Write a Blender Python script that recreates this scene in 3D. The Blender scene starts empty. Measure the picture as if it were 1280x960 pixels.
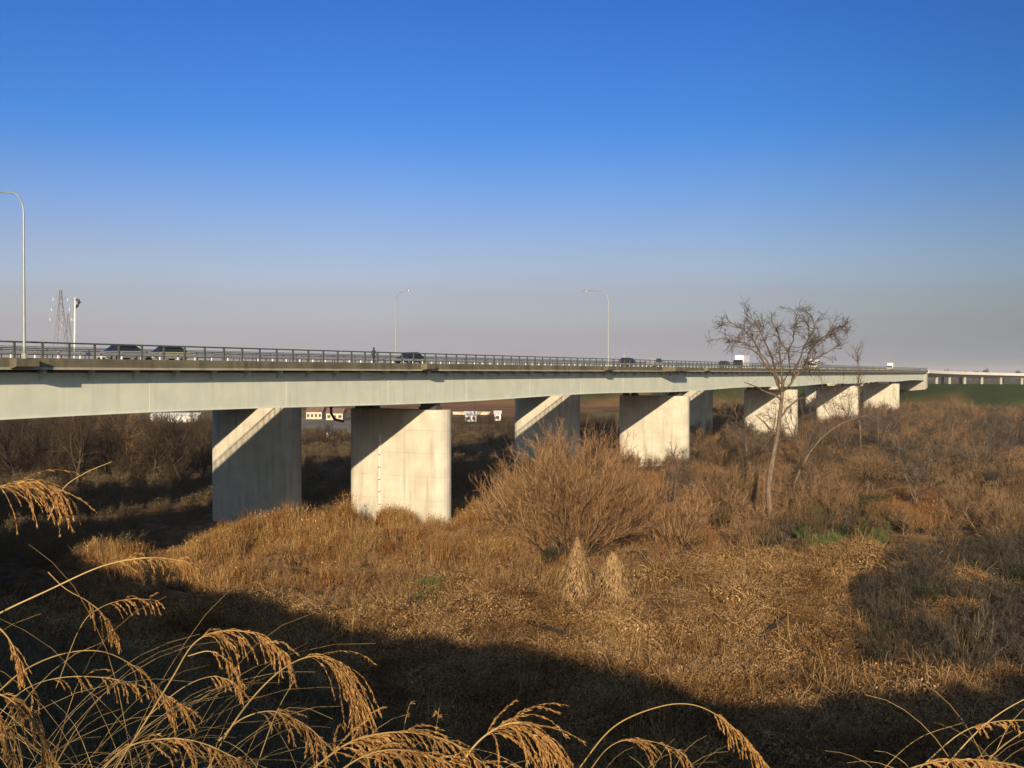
import bpy, math, random
import numpy as np
from mathutils import Vector, Matrix

# ------------------------------------------------------------------ camera, sky, sun, exposure
SC = bpy.context.scene
F = 1300.0            # focal length in photo pixels (1280 wide)
EYE = 18.4            # eye height above the flood plain
HOR = 466.0
PITCH = math.atan((480 - HOR) / F)
cam_d = bpy.data.cameras.new('camera')
cam = bpy.data.objects.new('camera', cam_d)
SC.collection.objects.link(cam)
cam.location = (0, 0, EYE)
cam.rotation_euler = (math.radians(90) - PITCH, 0, 0)
cam_d.sensor_width = 36.0
cam_d.lens = 36.0 * F / 1280.0
cam_d.clip_start = 0.05
cam_d.clip_end = 12000
SC.camera = cam
SC.view_settings.view_transform = 'Standard'
SC.view_settings.look = 'None'
SC.view_settings.exposure = 0.5
SC.view_settings.gamma = 1.0

SUNDIR = Vector((-0.1077, -1.0, 0.2738)).normalized()      # towards the sun
SUN_EL = math.asin(SUNDIR.z)
world = bpy.data.worlds.new('World')
SC.world = world
world.use_nodes = True
nt = world.node_tree
nt.nodes.clear()
out = nt.nodes.new('ShaderNodeOutputWorld')
bg = nt.nodes.new('ShaderNodeBackground')
sky = nt.nodes.new('ShaderNodeTexSky')
sky.sky_type = 'NISHITA'
sky.sun_disc = False
sky.sun_elevation = SUN_EL
sky.sun_rotation = math.atan2(SUNDIR.x, SUNDIR.y)
sky.altitude = 0
sky.air_density = 1.0
sky.dust_density = 0.6
sky.ozone_density = 3.0
bg.inputs['Strength'].default_value = 0.11
# smog layer near the horizon: a function of elevation only, all the way round
tc = nt.nodes.new('ShaderNodeTexCoord')
sep = nt.nodes.new('ShaderNodeSeparateXYZ')
nt.links.new(tc.outputs['Generated'], sep.inputs[0])
ramp = nt.nodes.new('ShaderNodeValToRGB')
ramp.color_ramp.interpolation = 'EASE'
e = ramp.color_ramp.elements
e[0].position = 0.0; e[0].color = (1, 1, 1, 1)
e[1].position = 0.21; e[1].color = (0, 0, 0, 1)
for p_, v_ in ((0.03, 0.92), (0.06, 0.68), (0.103, 0.30), (0.13, 0.17), (0.165, 0.06)):
    q = e.new(p_); q.color = (v_, v_, v_, 1)
# faint uneven streaks in the smog
smp = nt.nodes.new('ShaderNodeMapping'); smp.inputs['Scale'].default_value = (1.6, 1.6, 16)
nt.links.new(tc.outputs['Generated'], smp.inputs[0])
snz = nt.nodes.new('ShaderNodeTexNoise'); snz.inputs['Scale'].default_value = 1.7; snz.inputs['Detail'].default_value = 4
nt.links.new(smp.outputs[0], snz.inputs['Vector'])
sma = nt.nodes.new('ShaderNodeMath'); sma.operation = 'MULTIPLY_ADD'; sma.inputs[1].default_value = .05; 
sub = nt.nodes.new('ShaderNodeMath'); sub.operation = 'SUBTRACT'; sub.inputs[1].default_value = .5
nt.links.new(snz.outputs[0], sub.inputs[0]); nt.links.new(sub.outputs[0], sma.inputs[0]); nt.links.new(sep.outputs['Z'], sma.inputs[2])
nt.links.new(sma.outputs[0], ramp.inputs[0])
tint = nt.nodes.new('ShaderNodeMix'); tint.data_type = 'RGBA'; tint.blend_type = 'MULTIPLY'
tint.inputs[0].default_value = 1.0
nt.links.new(sky.outputs[0], tint.inputs[6])
deep = nt.nodes.new('ShaderNodeValToRGB')
dr = deep.color_ramp.elements
dr[0].position = 0.0; dr[0].color = (.72, .66, .74, 1)
dr[1].position = 0.60; dr[1].color = (.16, .34, .80, 1)
for p_, c_ in ((.103, (.65, .60, .74)), (.231, (.235, .48, .86)), (.377, (.150, .385, .86))):
    q = dr.new(p_); q.color = (*c_, 1)
nt.links.new(sep.outputs['Z'], deep.inputs[0]); 
dt = nt.nodes.new('ShaderNodeVectorMath'); dt.operation = 'DOT_PRODUCT'
nt.links.new(tc.outputs['Generated'], dt.inputs[0]); dt.inputs[1].default_value = tuple(Vector((SUNDIR.x, SUNDIR.y, 0)).normalized())
mr = nt.nodes.new('ShaderNodeMapRange'); mr.interpolation_type = 'SMOOTHSTEP'
mr.inputs['From Min'].default_value = -.62; mr.inputs['From Max'].default_value = .5
nt.links.new(dt.outputs['Value'], mr.inputs['Value'])
side = nt.nodes.new('ShaderNodeMix'); side.data_type = 'RGBA'
nt.links.new(mr.outputs[0], side.inputs[0]); nt.links.new(deep.outputs[0], side.inputs[6]); side.inputs[7].default_value = (1.0, .95, .85, 1)
nt.links.new(side.outputs[2], tint.inputs[7])
mixn = nt.nodes.new('ShaderNodeMix'); mixn.data_type = 'RGBA'
nt.links.new(ramp.outputs[0], mixn.inputs[0])
nt.links.new(tint.outputs[2], mixn.inputs[6])
mixn.inputs[7].default_value = (2.68, 2.52, 2.76, 1)
# the sky deepens slowly to the right of the view, away from the sun's axis
azr = nt.nodes.new('ShaderNodeValToRGB')
ar = azr.color_ramp.elements
ar[0].position = .42; ar[0].color = (1, 1, 1, 1)
ar[1].position = .74; ar[1].color = (.56, .66, .66, 1)
q = ar.new(.60); q.color = (.86, .90, .90, 1)
axm = nt.nodes.new('ShaderNodeMath'); axm.operation = 'MULTIPLY_ADD'; axm.inputs[1].default_value = .5; axm.inputs[2].default_value = .5
nt.links.new(sep.outputs['X'], axm.inputs[0]); nt.links.new(axm.outputs[0], azr.inputs[0])
azs = nt.nodes.new('ShaderNodeMix'); azs.data_type = 'RGBA'
nt.links.new(mr.outputs[0], azs.inputs[0]); nt.links.new(azr.outputs[0], azs.inputs[6]); azs.inputs[7].default_value = (1, 1, 1, 1)
azm = nt.nodes.new('ShaderNodeMix'); azm.data_type = 'RGBA'; azm.blend_type = 'MULTIPLY'; azm.inputs[0].default_value = 1
nt.links.new(mixn.outputs[2], azm.inputs[6]); nt.links.new(azs.outputs[2], azm.inputs[7])
nt.links.new(azm.outputs[2], bg.inputs[0])
nt.links.new(bg.outputs[0], out.inputs[0])

sun_d = bpy.data.lights.new('sun', 'SUN')
sun_d.energy = 4.6
sun_d.angle = math.radians(0.5)
sun_d.color = (1.0, 0.80, 0.56)
sun = bpy.data.objects.new('sun', sun_d)
SC.collection.objects.link(sun)
sun.rotation_euler = SUNDIR.to_track_quat('Z', 'Y').to_euler()
sun.location = (0, -50, 80)

# ------------------------------------------------------------------ helpers
RNG = np.random.default_rng(7)
random.seed(7)

def vnoise(x, y, scale, seed=0):
    """smooth lattice noise in -1..1"""
    x = np.asarray(x, float) / scale + 1000.3; y = np.asarray(y, float) / scale + 1000.7
    xi = np.floor(x).astype(np.int64); yi = np.floor(y).astype(np.int64)
    fx = x - xi; fy = y - yi
    fx = fx * fx * (3 - 2 * fx); fy = fy * fy * (3 - 2 * fy)
    def h(a, b):
        n = (a * 374761393 + b * 668265263 + seed * 144269) & 0x7fffffff
        n = ((n ^ (n >> 13)) * 1274126177) & 0x7fffffff
        return ((n ^ (n >> 16)) & 0xffff) / 32767.5 - 1.0
    a = h(xi, yi); b = h(xi + 1, yi); c = h(xi, yi + 1); d = h(xi + 1, yi + 1)
    return (a * (1 - fx) + b * fx) * (1 - fy) + (c * (1 - fx) + d * fx) * fy

TH = 0.504
DX, DY = math.sin(TH), math.cos(TH)           # direction of the bridge
NX, NY = math.cos(TH), -math.sin(TH)          # its normal, towards the camera
PF = math.cos(TH) / 0.0133                    # distance of the near edge of the deck

def B(t, w, z):
    """bridge coordinates -> world; z relative to eye level"""
    return np.array([-NX * (PF + w) + DX * t, -NY * (PF + w) + DY * t, EYE + z])

def ray(px, py):
    x = (px - 640.0) / F; v = -(py - 480.0) / F
    cp, sp = math.cos(PITCH), math.sin(PITCH)
    return np.array([x, cp + v * sp, v * cp - sp])

def at(px, py, Y):
    r = ray(px, py)
    return np.array([0, 0, EYE]) + r * (Y / r[1])

def wt(X, Y):
    """world -> (t, w)"""
    return X * DX + Y * DY, -(X * NX + Y * NY) - PF

CREST = np.array([(220, -50), (66, -15), (24, -4.6), (3, -1.5), (-15, 8.0), (-42, 37.0), (-98, 88), (-410, 370)], float)

def levee_dist(X, Y):
    """signed distance from the near levee crest, positive on the river side"""
    X = np.asarray(X, float); Y = np.asarray(Y, float)
    best = np.full(X.shape, 1e9); sg = np.ones(X.shape)
    for (ax, ay), (bx, by) in zip(CREST[:-1], CREST[1:]):
        dx, dy = bx - ax, by - ay; L2 = dx * dx + dy * dy
        u = np.clip(((X - ax) * dx + (Y - ay) * dy) / L2, 0, 1)
        qx = X - (ax + u * dx); qy = Y - (ay + u * dy)
        d = np.sqrt(qx * qx + qy * qy)
        s = np.where(dx * qy - dy * qx < 0, 1.0, -1.0)
        m = d < best
        best = np.where(m, d, best); sg = np.where(m, s, sg)
    return best * sg

def ground_z(X, Y):
    X = np.asarray(X, float); Y = np.asarray(Y, float)
    t, w = wt(X, Y)
    damp = np.clip(1.2 - np.abs(Y) / 400.0, 0, 1)
    z = (0.60 * vnoise(X, Y, 13, 1) + 0.55 * vnoise(X, Y, 5.5, 2) + 0.32 * vnoise(X, Y, 2.4, 3)) * damp
    z = z + 1.5 * np.clip((Y - 160) / 200.0, 0, 1)
    # near levee
    s = levee_dist(X, Y)
    lev = np.where(s > 0.6, 16.15 - 0.5 * (s - 0.6), np.where(s > -5, 16.15, 16.15 + 0.5 * (s + 5)))
    lev = lev + 0.10 * vnoise(X, Y, 1.6, 4) * (np.abs(s) > 2.5)
    z = np.where(s > 0, np.maximum(z, lev), np.maximum(lev, 9.0))
    # far levee
    u = np.abs(t - 534.8) - 5
    z = np.maximum(z, np.where((u < 0) | (t > 534.8), np.maximum(13.0 - np.clip(t - 545, 0, None) * .012, 6), 13.0 - 0.42 * u))
    belt = np.clip((Y - 60) / 6, 0, 1) * np.clip((150 - Y) / 25, 0, 1) * (s > 30)
    bm = vnoise(X, Y, 4.2, 11); z = z + belt * (1.9 * np.clip(bm, 0, 1) ** 1.1 + .7 * np.clip(vnoise(X, Y, 2.1, 12), 0, 1) - .35)
    # hump of covered vegetation on the lit ground
    def hump(px, py, ra, rb, h):
        g = ray(px, py); k = -EYE / g[2]; cx, cy = g[0] * k, g[1] * k
        return h * np.exp(-(((X - cx) / ra) ** 2 + ((Y - cy) / rb) ** 2))
    z = z + hump(950, 760, 9, 7, 1.3) + hump(600, 790, 7, 4, 0.7) + hump(780, 770, 5, 4, 0.8) \
          + hump(330, 740, 7, 4, 0.9) + hump(1180, 740, 8, 8, 1.2) - hump(150, 660, 26, 13, 2.0) - hump(330, 640, 16, 12, 1.8) + hump(880, 860, 3, 2, 0.9)
    return z

def on_ground(px, py, dz=0.0):
    r = ray(px, py); k = -EYE / r[2]
    for _ in range(12):
        p = np.array([0, 0, EYE]) + r * k
        k = (float(ground_z(p[0], p[1])) - EYE) / r[2]
    p = np.array([0, 0, EYE]) + r * k
    p[2] = float(ground_z(p[0], p[1])) + dz
    return p

# ---- materials
def new_mat(name):
    m = bpy.data.materials.new(name); m.use_nodes = True
    n = m.node_tree; b = n.nodes['Principled BSDF']
    return m, n, b

def mat_noise(name, c1, c2, scale=3.0, rough=0.8, bump=0.0, c3=None, stretch=(1, 1, 1), metal=0.0, detail=5.0, bscale=None, spec=0.3):
    m, n, b = new_mat(name)
    geo = n.nodes.new('ShaderNodeNewGeometry')
    mp = n.nodes.new('ShaderNodeMapping'); mp.inputs['Scale'].default_value = stretch
    n.links.new(geo.outputs['Position'], mp.inputs[0])
    t = n.nodes.new('ShaderNodeTexNoise'); t.inputs['Scale'].default_value = scale; t.inputs['Detail'].default_value = detail
    n.links.new(mp.outputs[0], t.inputs['Vector'])
    r = n.nodes.new('ShaderNodeValToRGB')
    r.color_ramp.elements[0].position = 0.32; r.color_ramp.elements[0].color = (*c1, 1)
    r.color_ramp.elements[1].position = 0.68; r.color_ramp.elements[1].color = (*c2, 1)
    if c3 is not None:
        q = r.color_ramp.elements.new(0.5); q.color = (*c3, 1)
    n.links.new(t.outputs[0], r.inputs[0]); n.links.new(r.outputs[0], b.inputs['Base Color'])
    b.inputs['Roughness'].default_value = rough; b.inputs['Metallic'].default_value = metal
    b.inputs['Specular IOR Level'].default_value = spec
    if bump:
        t2 = n.nodes.new('ShaderNodeTexNoise'); t2.inputs['Scale'].default_value = bscale or scale * 4; t2.inputs['Detail'].default_value = 6
        n.links.new(geo.outputs['Position'], t2.inputs['Vector'])
        bp = n.nodes.new('ShaderNodeBump'); bp.inputs['Strength'].default_value = bump; bp.inputs['Distance'].default_value = 0.05
        n.links.new(t2.outputs[0], bp.inputs['Height']); n.links.new(bp.outputs[0], b.inputs['Normal'])
    return m

def mat_tint(name, cols, rough=0.85, big=None, bigscale=0.08, trans=0.0):
    """colour from the per-piece 'tint' attribute; big = colour the plants turn to in patches"""
    m, n, b = new_mat(name)
    a = n.nodes.new('ShaderNodeAttribute'); a.attribute_name = 'tint'
    r = n.nodes.new('ShaderNodeValToRGB')
    k = len(cols)
    r.color_ramp.elements[0].color = (*cols[0], 1); r.color_ramp.elements[0].position = 0
    r.color_ramp.elements[1].color = (*cols[-1], 1); r.color_ramp.elements[1].position = 1
    for i in range(1, k - 1):
        q = r.color_ramp.elements.new(i / (k - 1)); q.color = (*cols[i], 1)
    n.links.new(a.outputs['Fac'], r.inputs[0])
    col = r.outputs[0]
    if big is not None:
        geo = n.nodes.new('ShaderNodeNewGeometry')
        t = n.nodes.new('ShaderNodeTexNoise'); t.inputs['Scale'].default_value = bigscale; t.inputs['Detail'].default_value = 3
        n.links.new(geo.outputs['Position'], t.inputs['Vector'])
        rr = n.nodes.new('ShaderNodeValToRGB')
        rr.color_ramp.elements[0].position = 0.42; rr.color_ramp.elements[1].position = 0.62
        n.links.new(t.outputs[0], rr.inputs[0])
        mx = n.nodes.new('ShaderNodeMix'); mx.data_type = 'RGBA'; mx.blend_type = 'MULTIPLY'
        n.links.new(rr.outputs[0], mx.inputs[0]); n.links.new(col, mx.inputs[6]); mx.inputs[7].default_value = (*big, 1)
        col = mx.outputs[2]
    n.links.new(col, b.inputs['Base Color'])
    b.inputs['Roughness'].default_value = rough
    b.inputs['Specular IOR Level'].default_value = 0.15
    if trans:
        tr = n.nodes.new('ShaderNodeBsdfTranslucent'); n.links.new(col, tr.inputs[0])
        ms = n.nodes.new('ShaderNodeMixShader'); ms.inputs[0].default_value = trans
        o = n.nodes['Material Output']
        n.links.new(b.outputs[0], ms.inputs[1]); n.links.new(tr.outputs[0], ms.inputs[2]); n.links.new(ms.outputs[0], o.inputs[0])
    return m

M = {}
M['concrete'] = None
def concrete(name, a, b_, dirt):
    m, n, b = new_mat(name)
    geo = n.nodes.new('ShaderNodeNewGeometry')
    def noise(scale, st, det=5):
        mp = n.nodes.new('ShaderNodeMapping'); mp.inputs['Scale'].default_value = st
        n.links.new(geo.outputs['Position'], mp.inputs[0])
        t = n.nodes.new('ShaderNodeTexNoise'); t.inputs['Scale'].default_value = scale; t.inputs['Detail'].default_value = det
        n.links.new(mp.outputs[0], t.inputs['Vector']); return t.outputs[0]
    r1 = n.nodes.new('ShaderNodeValToRGB')
    r1.color_ramp.elements[0].position = .35; r1.color_ramp.elements[0].color = (*a, 1)
    r1.color_ramp.elements[1].position = .65; r1.color_ramp.elements[1].color = (*b_, 1)
    n.links.new(noise(0.5, (1, 1, 1)), r1.inputs[0])
    r2 = n.nodes.new('ShaderNodeValToRGB')
    r2.color_ramp.elements[0].position = .52; r2.color_ramp.elements[0].color = (0, 0, 0, 1)
    r2.color_ramp.elements[1].position = .72; r2.color_ramp.elements[1].color = (.75, .75, .75, 1)
    n.links.new(noise(1.4, (1, 1, 0.09), 6), r2.inputs[0])
    mx = n.nodes.new('ShaderNodeMix'); mx.data_type = 'RGBA'
    n.links.new(r2.outputs[0], mx.inputs[0]); n.links.new(r1.outputs[0], mx.inputs[6]); mx.inputs[7].default_value = (*dirt, 1)
    n.links.new(mx.outputs[2], b.inputs['Base Color'])
    b.inputs['Roughness'].default_value = .9; b.inputs['Specular IOR Level'].default_value = .2
    bp = n.nodes.new('ShaderNodeBump'); bp.inputs['Strength'].default_value = .4; bp.inputs['Distance'].default_value = .03
    n.links.new(noise(6, (1, 1, 1), 6), bp.inputs['Height']); n.links.new(bp.outputs[0], b.inputs['Normal'])
    return m
M['concrete'] = concrete('pier_concrete', (.49, .46, .375), (.60, .56, .46), (.37, .34, .265))
M['edge_concrete'] = concrete('edge_concrete', (.115, .105, .07), (.19, .17, .11), (.07, .06, .04))
M['via_concrete'] = concrete('viaduct_concrete', (.34, .33, .28), (.42, .40, .34), (.26, .25, .2))
M['lip_concrete'] = concrete('lip_concrete', (.36, .34, .25), (.45, .42, .32), (.25, .22, .15))
M['white_concrete'] = concrete('white_concrete', (.62, .60, .55), (.72, .70, .64), (.5, .48, .42))
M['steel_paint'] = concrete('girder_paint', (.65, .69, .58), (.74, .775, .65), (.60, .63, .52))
for nd in M['steel_paint'].node_tree.nodes:
    if nd.type == 'BSDF_PRINCIPLED': nd.inputs['Roughness'].default_value = .45
    if nd.type == 'BUMP': nd.inputs['Strength'].default_value = .08
    if nd.type == 'MAPPING' and nd.inputs['Scale'].default_value[2] < .5: nd.inputs['Scale'].default_value = (1.3, 1.3, .12)
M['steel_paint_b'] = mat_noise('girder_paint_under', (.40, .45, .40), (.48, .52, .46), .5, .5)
M['asphalt'] = mat_noise('asphalt', (.045, .045, .047), (.07, .07, .07), 2, .9, .3)
M['rail_green'] = mat_noise('rail_paint', (.055, .07, .06), (.09, .105, .09), 2, .5)
M['white_paint'] = mat_noise('white_paint', (.68, .68, .66), (.8, .8, .78), 1.5, .45)
M['lamp_metal'] = mat_noise('lamp_metal', (.27, .31, .29), (.36, .39, .35), 2.5, .4, metal=.2)
M['dark_metal'] = mat_noise('dark_metal', (.05, .05, .05), (.08, .08, .08), 3, .5)
M['grey_steel'] = mat_noise('galvanised_steel', (.30, .30, .31), (.40, .40, .41), .4, .5, metal=.3)
M['rust'] = mat_noise('rusty_pipe', (.10, .035, .02), (.18, .07, .04), 3, .8)
M['glass'] = mat_noise('car_glass', (.01, .012, .015), (.02, .022, .025), 2, .08, spec=.6)
M['rubber'] = mat_noise('rubber', (.012, .012, .012), (.02, .02, .02), 4, .8)
M['plaster'] = mat_noise('plaster', (.55, .47, .34), (.66, .58, .44), .8, .8)
M['dark_open'] = mat_noise('dark_window', (.03, .025, .025), (.09, .04, .03), 1.5, .3)
M['red_tile'] = mat_noise('roof_sheet', (.20, .12, .085), (.28, .18, .13), .8, .7)
M['car_dark'] = mat_noise('dark_car_paint', (.018, .02, .022), (.025, .027, .03), 1, .2, spec=.6)
M['car_silver'] = mat_noise('silver_car_paint', (.42, .43, .42), (.5, .5, .49), 1, .28, metal=.4)
M['car_white'] = mat_noise('white_car_paint', (.74, .74, .73), (.8, .8, .79), 1, .3)
M['car_yellow'] = mat_noise('yellow_car_paint', (.36, .35, .20), (.42, .40, .24), 1, .35)
M['headlight'] = mat_noise('lamp_glass', (.6, .6, .55), (.7, .7, .65), 4, .1, spec=.7)
M['skin'] = mat_noise('skin', (.42, .26, .18), (.5, .32, .22), 8, .6)
M['coat'] = mat_noise('dark_coat', (.02, .025, .03), (.04, .045, .05), 9, .9)
M['bark'] = mat_noise('tree_bark', (.09, .066, .044), (.22, .165, .11), 5, .9, stretch=(1, 1, .3))
M['bark_mid'] = mat_noise('limb_bark', (.07, .05, .036), (.17, .125, .085), 5, .9, stretch=(1, 1, .3))
M['rubber_bark'] = mat_noise('wet_bark', (.018, .014, .011), (.045, .035, .028), 6, .8)
M['bark_dark'] = mat_noise('dark_bark', (.035, .027, .022), (.08, .06, .045), 4, .9, stretch=(1, 1, .3))
M['twig'] = mat_tint('crown_twigs', [(.055, .043, .034), (.11, .085, .065), (.18, .14, .105)])
M['bush_twig'] = mat_tint('reddish_brown_twigs', [(.05, .028, .014), (.22, .12, .052), (.34, .195, .088), (.48, .32, .165)])
M['thicket'] = mat_tint('thicket_twigs', [(.028, .018, .011), (.18, .10, .047), (.33, .195, .095), (.50, .34, .18)], big=(.44, .47, .43), bigscale=.16)
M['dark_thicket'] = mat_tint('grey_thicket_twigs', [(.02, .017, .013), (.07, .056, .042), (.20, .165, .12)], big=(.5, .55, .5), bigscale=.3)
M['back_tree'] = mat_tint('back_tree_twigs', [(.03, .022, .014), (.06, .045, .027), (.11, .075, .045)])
M['vine'] = mat_tint('dry_vine_leaves', [(.025, .015, .008), (.19, .105, .040), (.38, .225, .090), (.52, .33, .145), (.64, .44, .22)], big=(.55, .50, .44), bigscale=.22, trans=.15)
M['reed'] = mat_tint('dry_reeds', [(.04, .022, .009), (.25, .135, .042), (.44, .26, .085), (.62, .43, .19)], big=(.66, .50, .40), bigscale=.4, trans=.15)
M['gold_grass'] = mat_tint('orange_grass', [(.12, .055, .02), (.26, .125, .045), (.36, .19, .07)], trans=.15)
M['green_grass'] = mat_tint('green_weeds', [(.05, .09, .028), (.09, .14, .045), (.20, .19, .08)], trans=.15)
M['shade_weed'] = mat_tint('slope_weeds', [(.07, .05, .03), (.20, .14, .075), (.10, .10, .05)], trans=.1)
M['plume'] = mat_tint('golden_plume', [(.30, .145, .04), (.50, .27, .085), (.66, .42, .17)], trans=.3)
M['stem'] = mat_tint('straw_stem', [(.26, .17, .06), (.42, .28, .11), (.54, .40, .19)], trans=.1)
M['leaf_green'] = mat_tint('evergreen_leaves', [(.012, .016, .008), (.035, .045, .018), (.075, .085, .035)], trans=.1)
M['bramble'] = mat_tint('hollow_shade_leaves', [(.010, .010, .007), (.025, .026, .016), (.05, .05, .025)])  # near-black leaf colour carries the shade of hollows
M['vine_pale'] = mat_tint('bleached_vines', [(.07, .042, .02), (.30, .19, .085), (.48, .33, .16)], trans=.1)
M['far_tree'] = mat_tint('far_tree_foliage', [(.04, .045, .03), (.06, .06, .04), (.09, .08, .05)])

COL = SC.collection
def link_mesh(name, V, Fc, mat, parent=None, tint=None, smooth=False, kind=None, matidx=None):
    """V in world space; Fc list/array of faces"""
    me = bpy.data.meshes.new(name)
    V = np.asarray(V, np.float32)
    off = np.zeros(3) if parent is None else np.array(WLOC[parent.name])
    V = V - off.astype(np.float32)
    if isinstance(Fc, np.ndarray):
        k = Fc.shape[1]; n = len(Fc)
        me.vertices.add(len(V)); me.vertices.foreach_set('co', V.ravel())
        me.loops.add(n * k); me.loops.foreach_set('vertex_index', Fc.astype(np.int32).ravel())
        me.polygons.add(n); me.polygons.foreach_set('loop_start', np.arange(0, n * k, k, dtype=np.int32))
        try: me.polygons.foreach_set('loop_total', np.full(n, k, np.int32))
        except Exception: pass
        me.update(calc_edges=True)
    else:
        me.from_pydata([tuple(map(float, v)) for v in V], [], Fc); me.update()
    for mm in (mat if isinstance(mat, list) else [mat]):
        me.materials.append(mm)
    if tint is not None:
        a = me.attributes.new('tint', 'FLOAT', 'POINT'); a.data.foreach_set('value', np.asarray(tint, np.float32))
    if smooth: me.polygons.foreach_set('use_smooth', np.ones(len(me.polygons), bool))
    if matidx is not None: me.polygons.foreach_set('material_index', np.asarray(matidx, np.int32))
    o = bpy.data.objects.new(name, me); COL.objects.link(o)
    if parent is not None: o.parent = parent
    WLOC[o.name] = tuple(off)
    if kind: o['kind'] = kind
    return o
WLOC = {}

def thing(name, loc, label, cat, group=None):
    o = bpy.data.objects.new(name, None); COL.objects.link(o)
    o.location = tuple(map(float, loc)); o.empty_display_size = .5
    o['label'] = label; o['category'] = cat
    if group: o['group'] = group
    WLOC[o.name] = tuple(map(float, loc))
    return o

def tag(o, label=None, cat=None, group=None, kind=None):
    if label: o['label'] = label
    if cat: o['category'] = cat
    if group: o['group'] = group
    if kind: o['kind'] = kind
    return o

class MB:
    def __init__(s): s.v = []; s.f = []
    def add(s, V, Fs):
        k = len(s.v); s.v += [tuple(map(float, v)) for v in V]; s.f += [tuple(i + k for i in f) for f in Fs]; return s
    def hexa(s, P):
        """8 points: bottom 4 ccw, top 4 ccw"""
        return s.add(P, [(3, 2, 1, 0), (4, 5, 6, 7), (0, 1, 5, 4), (1, 2, 6, 5), (2, 3, 7, 6), (3, 0, 4, 7)])
    def bbox(s, t0, t1, w0, w1, z0, z1):
        P = [B(t0, w1, z0), B(t1, w1, z0), B(t1, w0, z0), B(t0, w0, z0), B(t0, w1, z1), B(t1, w1, z1), B(t1, w0, z1), B(t0, w0, z1)]
        return s.hexa(P[::-1] if False else P)
    def box(s, c, sz, rz=0.0):
        c = np.asarray(c, float); hx, hy, hz = sz[0] / 2, sz[1] / 2, sz[2] / 2
        ca, sa = math.cos(rz), math.sin(rz)
        P = []
        for z in (-hz, hz):
            for x, y in ((-hx, -hy), (hx, -hy), (hx, hy), (-hx, hy)):
                P.append((c[0] + x * ca - y * sa, c[1] + x * sa + y * ca, c[2] + z))
        return s.hexa(P)
    def tube(s, pts, rad, n=6, cap=True):
        pts = [np.asarray(p, float) for p in pts]; m = len(pts)
        if not hasattr(rad, '__len__'): rad = [rad] * m
        k = len(s.v)
        for i, p in enumerate(pts):
            a = pts[min(i + 1, m - 1)] - pts[max(i - 1, 0)]; a = a / (np.linalg.norm(a) + 1e-9)
            h = np.array([0, 0, 1.0]) if abs(a[2]) < .9 else np.array([1.0, 0, 0])
            u = np.cross(a, h); u /= np.linalg.norm(u); v = np.cross(a, u)
            for j in range(n):
                q = 2 * math.pi * j / n
                s.v.append(tuple(p + rad[i] * (u * math.cos(q) + v * math.sin(q))))
        for i in range(m - 1):
            for j in range(n):
                a = k + i * n + j; b = k + i * n + (j + 1) % n
                s.f.append((a, b, b + n, a + n))
        if cap:
            s.f.append(tuple(k + j for j in range(n))[::-1]); s.f.append(tuple(k + (m - 1) * n + j for j in range(n)))
        return s
    def sweep(s, prof, ts, closed=True):
        """prof(t) -> list of (w,z); swept along bridge t"""
        k = len(s.v); P = [prof(t) for t in ts]; n = len(P[0])
        for t, pr in zip(ts, P):
            for w, z in pr: s.v.append(tuple(B(t, w, z)))
        for i in range(len(ts) - 1):
            for j in range(n):
                a = k + i * n + j; b = k + i * n + (j + 1) % n
                s.f.append((a, a + n, b + n, b))
        s.f.append(tuple(k + j for j in range(n))); s.f.append(tuple(k + (len(ts) - 1) * n + j for j in range(n))[::-1])
        return s
    def obj(s, name, mat, parent=None, smooth=False, kind=None, bevel=0):
        o = link_mesh(name, s.v, s.f, mat, parent, smooth=smooth, kind=kind)
        if bevel:
            md = o.modifiers.new('bevel', 'BEVEL'); md.width = bevel; md.segments = 2; md.limit_method = 'ANGLE'
        return o

# ---- vectorised plant growing
def nrm(a): return a / (np.linalg.norm(a, axis=-1, keepdims=True) + 1e-9)

def grow(P, D, L, n, wob, up, rng):
    """N strands of n segments -> points (n+1,N,3)"""
    pts = [P]; D = nrm(D)
    for i in range(n):
        D = nrm(D + rng.normal(0, wob, D.shape) + np.array([0, 0, up]))
        P = P + D * (L / n)[:, None]; pts.append(P)
    return np.stack(pts)

def strands_mesh(pts, r0, r1, sides=3):
    """pts (m,N,3), radii (N) -> verts, quads"""
    m, N, _ = pts.shape
    D = np.gradient(pts, axis=0); D = nrm(D)
    h = np.where(np.abs(D[..., 2:3]) < .9, np.array([0, 0, 1.0]), np.array([1.0, 0, 0]))
    u = nrm(np.cross(D, h)); v = np.cross(D, u)
    f = np.linspace(0, 1, m)[:, None]
    r = r0[None, :] * (1 - f) + r1[None, :] * f
    V = []
    for j in range(sides):
        q = 2 * math.pi * j / sides
        V.append(pts + r[..., None] * (u * math.cos(q) + v * math.sin(q)))
    V = np.stack(V, 2)                       # m,N,sides,3
    idx = np.arange(m * N * sides).reshape(m, N, sides)
    a = idx[:-1]; b = np.roll(idx, -1, 2)[:-1]; c = np.roll(idx, -1, 2)[1:]; d = idx[1:]
    Q = np.stack([a, b, c, d], -1).reshape(-1, 4)
    return V.reshape(-1, 3), Q

def children(pts, k, rng, lo=.25, hi=1.0, spread=.8):
    m, N, _ = pts.shape
    i = rng.integers(0, N, k); f = rng.uniform(lo, hi, k) * (m - 1)
    a = np.minimum(f.astype(int), m - 2); fr = (f - a)[:, None]
    P = pts[a, i] * (1 - fr) + pts[a + 1, i] * fr
    D = nrm(pts[a + 1, i] - pts[a, i])
    R = nrm(rng.normal(0, 1, (k, 3)))
    return P, nrm(D + R * spread), f / (m - 1), i

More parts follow.
